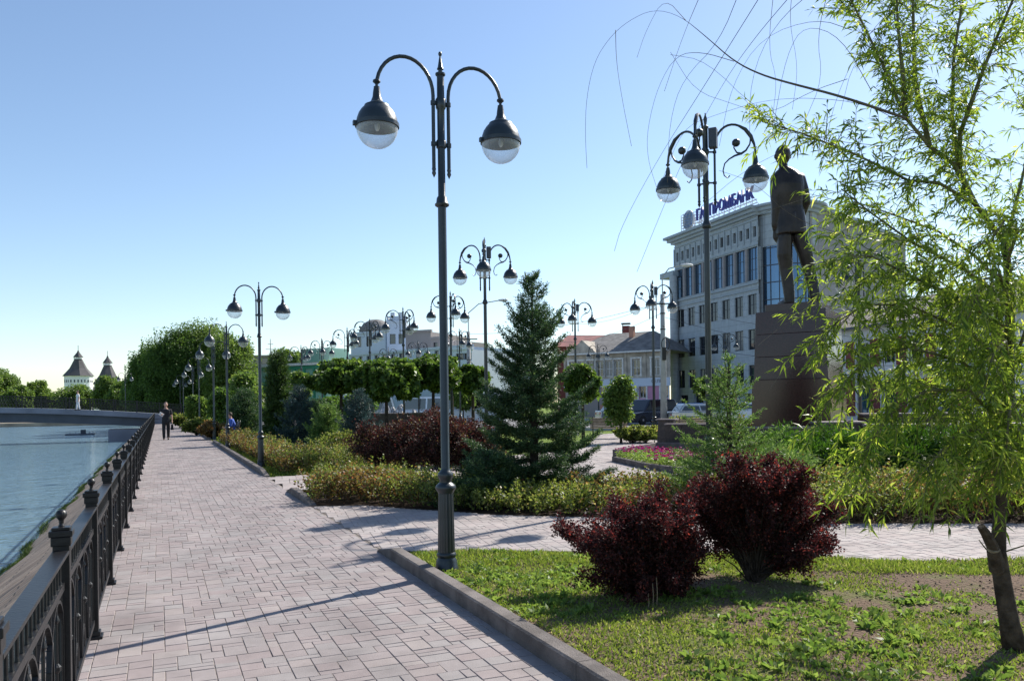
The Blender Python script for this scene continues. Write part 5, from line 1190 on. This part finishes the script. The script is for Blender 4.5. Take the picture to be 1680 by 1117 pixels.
def lobed(loc, lobes, label, seed, n, base):
    rs = np.random.default_rng(seed); t = empty('barberry_shrub', (loc.x, loc.y, LZ), -YAW, label, 'shrub', 'red barberry bushes'); mb = MB(); SA, SB = [], []
    for (lx_, lz, lr) in lobes:
        ly_ = rs.normal() * .16; lr *= 1.1; lx_ *= 1.07; lz *= 1.03
        for k in range(max(3, int(70 * lr))):
            u = rs.normal(size=3); u = u / np.linalg.norm(u) * lr * rs.random() ** .4 * 1.1; e = Vector((lx_ + u[0], ly_ + u[1] * 1.5, max(.05, lz + u[2] * .85)))
            a = rs.uniform(0, 6.28); s = Vector((math.cos(a) * base * rs.random(), math.sin(a) * base * rs.random(), 0)); m = s.lerp(e, .5) + Vector((0, 0, .10 * e.z)); m2 = m.lerp(e, .55) + Vector((0, 0, .03))
            mb.tube([s, s.lerp(m, .5) + Vector((0, 0, .03)), m, m2, e], [.007, .006, .0045, .003, .0012], 4, cap=False); SA += [m2, m, m2]; SB += [e, m2, e]
            for i in range(6):
                b = m.lerp(e, rs.uniform(.25, 1)); d = Vector((rs.normal(), rs.normal(), rs.normal() * .7 + .25)).normalized() * rs.uniform(.04, .13); SA.append(b); SB.append(b + d); mb.tube([b, b + d], [.0022, .0009], 3, cap=False)
    mb.build('stems', M['barkd'], t)
    pos, d = seg_sample(SA, SB, n); off_ = rs.normal(size=(n, 3)) * .019; dd = unit(off_) * .7 + d * .5 + rs.normal(size=(n, 3)) * .5; pos = pos + off_; pos[:, 2] = np.abs(pos[:, 2])
    blades('foliage', pos, dd, rs.uniform(.6, 1.35, n) * .025, .016, M['barb'], t); return t
lobed(P(1066, 6.35), [(-.66, .50, .07), (-.55, .44, .10), (-.42, .50, .18), (-.2, .60, .2), (.02, .66, .2), (.22, .56, .2), (.34, .38, .16), (-.38, .30, .18), (-.15, .38, .25), (.1, .36, .26), (-.2, .16, .2), (.08, .15, .22), (.26, .2, .14), (-.05, .80, .06), (.1, .84, .05), (-.28, .74, .05)], 'low spreading dark red barberry bush on the front lawn, left of two', 3, 52000, .09)
lobed(P(1236, 6.78), [(-.36, .80, .15), (-.18, .88, .17), (.05, .90, .2), (.28, .84, .18), (.46, .70, .18), (.58, .50, .14), (.55, .32, .12), (.36, .40, .2), (.2, .58, .26), (-.05, .62, .26), (-.36, .62, .2), (-.3, .40, .18), (.02, .38, .2), (.3, .24, .12), (-.22, 1.05, .05), (-.14, 1.0, .06), (.18, 1.06, .05), (.64, .60, .06), (-.52, .70, .08), (.42, .92, .06)], 'tall dark red barberry bush on the front lawn, right of two', 4, 66000, .07)
for i, (px, D, h, r, lb) in enumerate(((622, 18.6, 1.05, .75, 'red barberry bush at the left end of the red row behind the bronze hedge'), (672, 17.8, 1.15, .85, 'red barberry bush second in the row, left of the nearest lamp pole'), (724, 17.0, 1.15, .85, 'red barberry bush right behind the nearest lamp pole'), (770, 16.8, 1.05, .75, 'red barberry bush between nearest lamp pole and big spruce'), (735, 20.5, 1.1, .7, 'darker red barberry bush further back behind the nearest lamp pole'), (712, 30, 1.3, .7, 'small red barberry bush beside the granite pillar under the maples'))):
    shrub('barberry_shrub', P(px, D), r, h, M['barbd'], lb, group='red barberry bushes', stems=90, n=15000, L=.05, W=.035, seed=10 + i, low=.3)
for i, (px, D, lb) in enumerate(((1290, 14.6, 'bright green spreading juniper just right of the young spruce'), (1345, 14.9, 'bright green juniper in front of the pedestal, second from left'), (1402, 14.4, 'dark hollowed green juniper in front of the low granite wall'), (1462, 14.8, 'green juniper at the edge of the willow leaves'), (1520, 14.5, 'green juniper behind the willow twigs'), (1600, 14.8, 'rightmost juniper behind the willow trunk'))):
    shrub('juniper_shrub', P(px, D), .92, .90, M['juniper'], lb, 'shrub', 'spreading junipers below the granite wall', stems=80, n=22000, L=.08, W=.018, seed=20 + i, low=.08, jit=.12, ry=.7)
shrub('juniper_shrub', P(1262, 12.9), .7, .75, M['fir'], 'feathery yellow green juniper at the right foot of the young spruce', 'shrub', 'spreading junipers below the granite wall', stems=90, n=16000, L=.075, W=.014, seed=27, low=.2, jit=.16)
for i, (px, D, h, r, m, lb) in enumerate(((348, 39, .75, .7, 'hedgeb', 'small bronze bush beside the bench by the path'), (1035, 30.5, .55, .9, 'hedge', 'low yellow green bush left of the granite wall end'), (1058, 30.8, .55, .8, 'hedge', 'low yellow green bush touching the granite wall end'), (1120, 33, .8, .9, 'hedge', 'low green bush behind the granite panel wall'), (655, 30, .6, .6, 'hedge', 'yellow bush at the foot of the fountain wall'), (1225, 24, .9, .9, 'hedgeb', 'pinkish bush left of the pedestal base'), (560, 24, .7, .8, 'hedge', 'green leafy bush between the bright fir and the blue grey spruce'), (322, 45, .8, .8, 'hedge', 'bush at the kerb below the far path lamps'), (300, 62, .9, .9, 'hedge', 'bush at the kerb near the path end'))):
    shrub('bush', P(px, D), r, h, M[m], lb, 'shrub', stems=70, n=8000, L=.003 * D, W=.0022 * D, seed=40 + i, low=.3)
def hedge(poly, hfun, material, label, nst, per, L, W, seed, name='hedge', m2=None, share=.3):
    rs = np.random.default_rng(seed); q = sample_poly(poly, nst); c = q.mean(0); t = empty(name, (c[0], c[1], 0), 0, label, 'hedge')
    h = np.array([hfun(x, y) for x, y in q]) * rs.uniform(.72, 1.1, nst) * np.where(rs.random(nst) < .08, 1.38, 1)
    nz = np.sin(q[:, 0] * 3.1 + seed) * np.sin(q[:, 1] * 2.7) * .08 + 1; h *= nz
    s = np.c_[q - c, np.zeros(nst)]; e = s + np.c_[rs.normal(size=(nst, 2)) * .10, h]; mb = MB()
    SA, SB = s + (e - s) * .12, e
    N = nst * per; i = rs.integers(0, nst, N); tt = rs.random((N, 1)) ** .62; pos = SA[i] + (SB[i] - SA[i]) * tt + rs.normal(size=(N, 3)) * .028; pos[:, 2] = np.abs(pos[:, 2])
    dd = rs.normal(size=(N, 3)); dd[:, 2] = np.abs(dd[:, 2]) * .8 + .15
    pick = (np.sin(q[i, 0] * 1.9 + 1 + seed) + np.sin(q[i, 1] * 2.3 + q[i, 0]) + rs.normal(size=N) * .8) > (1.3 - share * 2) if m2 else np.zeros(N, bool)
    Ls = rs.uniform(.7, 1.3, N) * L
    blades('foliage', pos[~pick], dd[~pick], Ls[~pick], W, material, t)
    if m2: blades('bronze_foliage', pos[pick], dd[pick], Ls[pick], W, m2, t)
    st = blades('stems', s, e - s, np.linalg.norm(e - s, axis=1), .012, M['barkd'], t); return t
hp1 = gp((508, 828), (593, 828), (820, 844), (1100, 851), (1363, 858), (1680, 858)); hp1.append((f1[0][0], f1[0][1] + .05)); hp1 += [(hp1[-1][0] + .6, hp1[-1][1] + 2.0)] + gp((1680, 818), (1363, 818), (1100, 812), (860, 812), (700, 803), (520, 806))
sheet('bed_soil_shade', [(p[0], p[1] + (.0 if i > 6 else -.0)) for i, p in enumerate(hp1)], -.012, mat('soil_with_painted_shade', (.05, .035, .025), .95, 0, .4, 8, .6, 30, .1))  # soil sheet, coloured dark to paint in the shade under the hedge
hedge(hp1, lambda x, y: float(np.interp(x, [3.4, 4.6, 7, 9.5], [.48, .31, .32, .5])), M['hedge'], 'long low spirea hedge of yellow green and bronze leaves along the side path', 5600, 26, .05, .032, 1, m2=M['hedgeb'], share=.12)
hp2 = gp((452, 775), (560, 773), (690, 772), (800, 770), (830, 752), (700, 742), (600, 742), (530, 750), (500, 760))
hedge(hp2, lambda x, y: .5, M['hedge'], 'bronze and olive low shrubs before the red barberry row, left of the nearest lamp pole', 2000, 22, .05, .032, 2, m2=M['hedgeb'], share=.6)
y0_, y1_ = G(432, 782).y, G(351, 726).y
hedge([(KX + .45, y0_ + .3), (KX + 1.3, y0_ + .3), (KX + 1.35, y1_ - .2), (KX + .35, y1_ - .2)], lambda x, y: .48, M['hedge'], 'narrow yellow bronze hedge along the riverside path kerb up to the bench', 2600, 22, .055, .034, 3, m2=M['hedgeb'], share=.65)
hp4 = gp((470, 800), (500, 800), (510, 822), (500, 826))
# ---- grass and weeds
def noise2(x, y): return (np.sin(x * 1.7 + 1.3 * np.sin(y * 1.1)) + np.sin(y * 2.3 + 1.7 * np.sin(x * .9 + 2)) + .6 * np.sin(x * 5.1 + y * 3.7) + .5 * np.sin(y * 7.3 - x * 4.1)) / 3.1
lawnp = [(p[0], p[1] - (.06 if p[1] > 0 else 0)) for p in fl]
near = [(KX + .2, 1.5), (KX + .2, n1[0][1] - .5)] + [(p[0], p[1] - .06) for p in n1[1:]] + [(n1[-1][0], 1.5)]
q = sample_poly(near, 170000)
edge_y = np.interp(q[:, 0], [p[0] for p in n1[1:]], [p[1] for p in n1[1:]])
de = edge_y - q[:, 1]; dl = q[:, 0] - KX
dens = np.clip((noise2(q[:, 0], q[:, 1]) + .08) * 1.4, .02, .8) * np.where(de < .75, 1.6, 1) + np.where(de < .75, .8, 0) + np.clip(1.2 - dl * .6, 0, .8)
keep = rng.random(len(q)) < np.clip(dens, 0, 1) * np.where(q[:, 1] < 2.5, .6, 1); q = q[keep]; de = de[keep]; n = len(q)
z = LZ + .03 * np.sin(q[:, 0] * 1.3 + .5) * np.sin(q[:, 1] * 1.1) + .012 * np.sin(q[:, 0] * 5 + q[:, 1] * 3) - .006
d = rng.normal(size=(n, 3)) * .55; d[:, 2] = 1
g_ = blades('grass', np.c_[q, z], d, rng.uniform(.02, .05, n) * np.where(de < .8, 1.6, 1), .0095, M['grass'], droop=.1); tag(g_, 'short bright grass of the front lawn', kind='stuff')
q = sample_poly(near, 3600); ok = (noise2(q[:, 0] + 5, q[:, 1]) + rng.normal(size=3600) * .25 > .05); q = q[ok]; pp, dd_ = [], []
for x, y in q:
    k = random.randint(9, 18); zz_ = lawn_z(x, y); s = random.uniform(.5, 1.5)
    for j in range(k):
        t = random.uniform(0, 6.283); el = random.uniform(.25, 1.3); r = random.uniform(0, .03) * s; pp.append((x + math.cos(t) * r, y + math.sin(t) * r, zz_)); dd_.append((math.cos(t) * math.cos(el) * s, math.sin(t) * math.cos(el) * s, math.sin(el) * s))
dd_ = np.array(dd_); Ln = np.linalg.norm(dd_, axis=1) * .055
w_ = blades('weeds', np.array(pp), dd_, Ln * rng.uniform(.7, 1.3, len(Ln)), Ln * .38, M['weed'], droop=.25); tag(w_, 'low broad leaved weeds spread over the front lawn', kind='stuff')
# dry litter and small clods on the soil
q = sample_poly(near, 5000); n = len(q); d = rng.normal(size=(n, 3)); d[:, 2] = np.abs(d[:, 2]) * .1
li = blades('dry_litter', np.c_[q, [lawn_z(x, y) + .004 for x, y in q]], d, rng.uniform(.01, .035, n), .008, islandm('dry_leaf_litter', (.22, .17, .11), (.36, .30, .22))); tag(li, kind='stuff')
q = sample_poly(near, 9000); n = len(q); d = rng.normal(size=(n, 3)); d[:, 2] = np.abs(d[:, 2]) * .5
tag(blades('soil_crumbs', np.c_[q, [lawn_z(x, y) - .002 for x, y in q]], d, rng.uniform(.008, .03, n), rng.uniform(.008, .022, n), islandm('soil_crumbs', (.06, .045, .035), (.16, .125, .095))), kind='stuff')
# verge grass beside far beds and along the water line
q = np.stack([rng.uniform(KX + .14, KX + 5.5, 30000), rng.uniform(y0_, 60, 30000)], 1); n = len(q); d = rng.normal(size=(n, 3)) * .4; d[:, 2] = 1
tag(blades('verge_grass', np.c_[q, np.full(n, -.06)], d, rng.uniform(.08, .15, n), .022, M['grass']), kind='stuff')
q = np.stack([rng.uniform(-.16, .08, 16000), rng.uniform(-4, 70, 16000) ** 1.0], 1); q = q[np.sin(q[:, 1] * 1.9) + np.sin(q[:, 1] * .7 + 1) + rng.normal(size=len(q)) * .6 > -.6]; n = len(q)
ex = -2.74 + .06 * np.sin(q[:, 1] * 1.7) + .05 * np.sin(q[:, 1] * .61 + 2); d = rng.normal(size=(n, 3)) * .6; d[:, 2] = .9
tag(blades('bank_grass', np.c_[ex + q[:, 0] * .9, q[:, 1], -1.52 + q[:, 0] * .62], d, rng.uniform(.05, .13, n), .012, M['bankg']), kind='stuff')
ds = P(1066, 5.9); dk = empty('dry_stalks', (ds.x, ds.y, LZ), 0, 'three thin dry stalks standing in front of the left red bush', 'plant')
for dx, h in ((-.04, .13), (0, .2), (.035, .24)): MB().tube([(dx, 0, -.02), (dx + .01, 0, h * .5), (dx + .004, 0, h)], [.004, .003, .002], 5).build('stalk', M['cutwood'], dk)
# ---- willow
wb = Q(1668, 1081, 4.86)
wt = empty('willow_tree', (wb.x, wb.y, LZ), 0, 'young willow with sawn side stub and long bare drooping twigs at the right', 'tree')
off = Vector((wb.x, wb.y, LZ))
def wl_p(*pts): return [Q(x, y, D) - off for x, y, D in pts]
mb = MB(); tk = wl_p((1668, 1084, 4.86), (1656, 1020, 4.86), (1644, 950, 4.87), (1637, 905, 4.88), (1640, 850, 4.9), (1644, 780, 4.92), (1650, 700, 4.95), (1656, 600, 5.0), (1657, 500, 5.05), (1650, 400, 5.1))
tk[0].z = -.05
mb.tube(tk, [.075, .056, .05, .046, .036, .034, .032, .030, .027, .022], 12); mb.build('trunk', M['bark'], wt, smooth=True)
mb = MB(); sb = wl_p((1640, 925, 4.84), (1628, 895, 4.80), (1617, 874, 4.78), (1609, 863, 4.77)); mb.tube(sb, [.036, .034, .028, .022], 9); so = mb.build('sawn_stub', M['bark'], wt)
c0 = wl_p((1630, 902, 4.80))[0]; MB().tube([wl_p((1635, 935, 4.84))[0], c0], [.042, .038], 12).build('sawn_branch', M['bark'], wt); mb = MB(); mb.tube([c0, c0 + Vector((-.004, -.006, .012))], [.036, .034], 14); mb.build('cut_face', M['cutwood'], wt)
limbs = [
 [(1650, 400, 5.1), (1600, 335, 5.0), (1565, 270, 4.95), (1525, 240, 4.95), (1486, 194, 4.9), (1450, 110, 4.85), (1398, 4, 4.8), (1380, -60, 4.8)],
 [(1600, 335, 5.0), (1574, 282, 5.05), (1562, 190, 5.1), (1565, 88, 5.15), (1580, 0, 5.2), (1590, -80, 5.2)],
 [(1574, 282, 5.05), (1575, 220, 4.9), (1615, 110, 4.8), (1662, 0, 4.7), (1690, -70, 4.7)],
 [(1486, 194, 4.9), (1480, 110, 5.0), (1473, 44, 5.05), (1470, -40, 5.1)],
 [(1525, 240, 4.95), (1500, 130, 5.2), (1498, 0, 5.3), (1500, -60, 5.3)],
 [(1600, 335, 5.0), (1540, 300, 4.8), (1490, 296, 4.75), (1407, 255, 4.65), (1319, 220, 4.55), (1250, 200, 4.5)],
 [(1657, 480, 5.05), (1600, 420, 5.2), (1540, 380, 5.3), (1460, 350, 5.35), (1400, 330, 5.4)],
 [(1657, 500, 5.05), (1580, 440, 4.85), (1500, 400, 4.7), (1430, 350, 4.6), (1380, 310, 4.5)],
 [(1657, 540, 5.0), (1570, 490, 4.7), (1490, 450, 4.5), (1430, 420, 4.4), (1385, 420, 4.35)],
 [(1656, 600, 5.0), (1580, 540, 4.7), (1490, 500, 4.5), (1420, 500, 4.4), (1370, 530, 4.35)],
 [(1654, 640, 5.0), (1570, 590, 4.6), (1490, 570, 4.4), (1410, 600, 4.3), (1375, 640, 4.3)],
 [(1650, 700, 4.95), (1590, 640, 4.6), (1520, 640, 4.4), (1460, 680, 4.3), (1420, 740, 4.25)],
 [(1647, 740, 4.93), (1600, 700, 4.5), (1560, 720, 4.3), (1520, 770, 4.2)],
 [(1655, 620, 5.0), (1690, 520, 4.8), (1740, 420, 4.6), (1800, 340, 4.5)],
 [(1652, 680, 4.95), (1700, 640, 4.7), (1760, 620, 4.6)],
 [(1657, 560, 5.0), (1600, 500, 5.5), (1540, 460, 5.9), (1480, 440, 6.2)],
 [(1652, 660, 5.0), (1600, 610, 5.5), (1530, 590, 5.9), (1470, 610, 6.1)],
 [(1650, 400, 5.1), (1680, 280, 5.2), (1700, 160, 5.3), (1710, 40, 5.3)],
 [(1648, 760, 4.93), (1680, 720, 4.6), (1720, 740, 4.4)],
 [(1646, 800, 4.92), (1610, 770, 4.6), (1570, 780, 4.45), (1545, 805, 4.4)],
 [(1648, 770, 4.93), (1650, 730, 4.5), (1640, 760, 4.35), (1628, 790, 4.3)],
 [(1652, 690, 4.95), (1665, 650, 4.5), (1655, 680, 4.3), (1650, 760, 4.2)],
 [(1655, 600, 5.0), (1650, 560, 4.5), (1630, 580, 4.3), (1610, 650, 4.2)],
 [(1657, 500, 5.05), (1640, 450, 4.5), (1610, 460, 4.3), (1590, 520, 4.2)],
 [(1652, 430, 5.08), (1670, 380, 4.7), (1650, 360, 4.4), (1620, 400, 4.3)],
 [(1650, 720, 4.95), (1690, 700, 4.5), (1700, 780, 4.4)],
]
mb = MB(); LS = []
for k, l in enumerate(limbs):
    p = wl_p(*l); m = len(p); r0 = .017 if k < 5 else .0115; mb.tube(p, [r0 * (1 - .75 * i / (m - 1)) for i in range(m)], 7)
    for i in range(m - 1): LS.append((p[i], p[i + 1], i / (m - 1), k))
mb.build('limbs', M['twig'], wt, smooth=True)
rw = random.Random(5); tw = MB(); lp, ld, = [], []
DENS = {19: 7, 20: 7, 21: 8, 22: 7, 23: 9, 24: 9, 25: 8, 7: 15, 8: 14, 9: 15, 10: 15, 11: 16, 12: 17, 15: 14, 16: 14, 0: 19, 1: 18, 2: 21, 3: 13, 4: 15, 5: 13, 6: 10, 13: 16, 17: 12}
for a, b, f, k in LS:
    nn = DENS.get(k, 20); L_ = (b - a).length; cnt = max(1, int(1.28 * nn * L_ / .32 * (.45 + .55 * min(1, f + .35))))
    for i in range(cnt):
        s = a.lerp(b, rw.random()); ax = (b - a).normalized(); d = Vector((rw.gauss(0, 1), rw.gauss(0, 1), rw.gauss(0, .7))); d = (d.normalized() * .8 + ax * .7); l = rw.uniform(.12, .42) * (1.15 if k > 6 else .8)
        pts = [s]; dr = d.normalized(); g_r = rw.uniform(.0, .38) * (1 if k > 5 else .5)
        for j in range(5): dr = (dr + Vector((0, 0, -g_r * .55))).normalized(); pts.append(pts[-1] + dr * l / 5)
        tw.tube(pts, [.0026, .0024, .002, .0017, .0013, .0008], 3, cap=False)
        m = int(l / .013)
        for j in range(m):
            u = .12 + .88 * (j + rw.random()) / m; i0 = min(4, int(u * 5)); q0 = pts[i0].lerp(pts[i0 + 1], u * 5 - i0); dd0 = (pts[i0 + 1] - pts[i0]).normalized()
            sd = Vector((rw.gauss(0, 1), rw.gauss(0, 1), rw.gauss(0, 1) - .25)).normalized(); lp.append(q0); ld.append(dd0 * .7 + sd * .9)
tw.build('twigs', M['twig'], wt)
lp, ld = np.array(lp), np.array(ld); n = len(lp); blades('crown', lp, ld, rng.uniform(.04, .085, n), rng.uniform(.009, .014, n), M['willow'], wt, droop=.2)
print('willow leaves', n)
whips = [[(1634, 912), (1622, 905), (1612, 893), (1606, 885)], [(1645, 906), (1662, 900), (1685, 893)], [(1486, 194), (1380, 158), (1300, 138), (1248, 123), (1204, 101), (1160, 62), (1116, 26), (1072, 15), (1030, 35), (1000, 62), (975, 101), (962, 160), (960, 220), (963, 276)],
 [(1010, 50), (1011, 100), (1020, 160), (1036, 240)], [(1125, 34), (1090, -5), (1060, 50), (1045, 95)], [(1204, 101), (1150, 85), (1110, 90), (1080, 140), (1062, 210), (1062, 260), (1078, 310)],
 [(1300, -10), (1240, 60), (1190, 130), (1130, 240), (1080, 360), (1045, 446)], [(1250, -10), (1150, 150), (1080, 260), (1020, 370), (1008, 412)], [(1486, 205), (1420, 170), (1330, 160), (1250, 165), (1170, 190), (1120, 210), (1085, 300)],
 [(1390, 130), (1330, 150), (1260, 190), (1200, 170), (1140, 150), (1100, 86)], [(1216, -20), (1180, 70), (1120, 130), (1098, 200), (1095, 300)], [(1430, 150), (1380, 60), (1320, 40), (1290, 90), (1270, 200)],
 [(1398, 50), (1340, 30), (1250, 60), (1200, 140), (1180, 240)], [(1450, 240), (1350, 230), (1240, 180), (1160, 100), (1100, 90)], [(1340, -20), (1270, 40), (1230, 130), (1230, 240)], [(1360, -20), (1340, 60), (1350, 130), (1320, 200)],
 [(1300, -20), (1295, 40), (1310, 110), (1300, 180)], [(1400, 210), (1300, 240), (1220, 280), (1150, 340)], [(1490, 300), (1400, 310), (1300, 330), (1200, 372)], [(1150, -10), (1120, 60), (1090, 150)], [(1270, -20), (1260, 80), (1275, 130), (1268, 190)],
 [(1420, 640), (1340, 580), (1290, 600), (1262, 640)], [(1480, 560), (1380, 500), (1300, 520), (1240, 570)], [(1400, 690), (1330, 700), (1280, 720), (1262, 740)], [(1400, 390), (1300, 360), (1240, 300), (1180, 280)],
 [(1480, 0), (1420, 60), (1370, 160), (1350, 260)], [(1520, -10), (1460, 40), (1400, 100), (1380, 180)]]
mb = MB()
for k, w in enumerate(whips):
    if k < 2:
        MB().tube([Q(x, y, 4.86) - off for x, y in w], [.006, .005, .004, .003][:len(w)], 5).build('side_twig', M['twig'], wt); continue
    D0 = 4.9 - (.25 * (k % 4) if k > 1 else .08); pts = [Q(x, y, D0 - .5 * i / len(w)) - off for i, (x, y) in enumerate(w)]
    # smooth
    for _ in range(2):
        o = [pts[0]]
        for a, b in zip(pts[:-1], pts[1:]): o += [a.lerp(b, .25), a.lerp(b, .75)]
        pts = o + [pts[-1]]
    m = len(pts); r0 = .009 if k == 2 else .006 if k < 2 else .0022; r1 = .0010
    mb.tube(pts, [r1 + (r0 - r1) * max(0, 1 - 2.2 * i / m) for i in range(m)], 5)
mb.build('bare_twigs', mat('grey_twig', (.10, .085, .06), .8), wt, smooth=True)
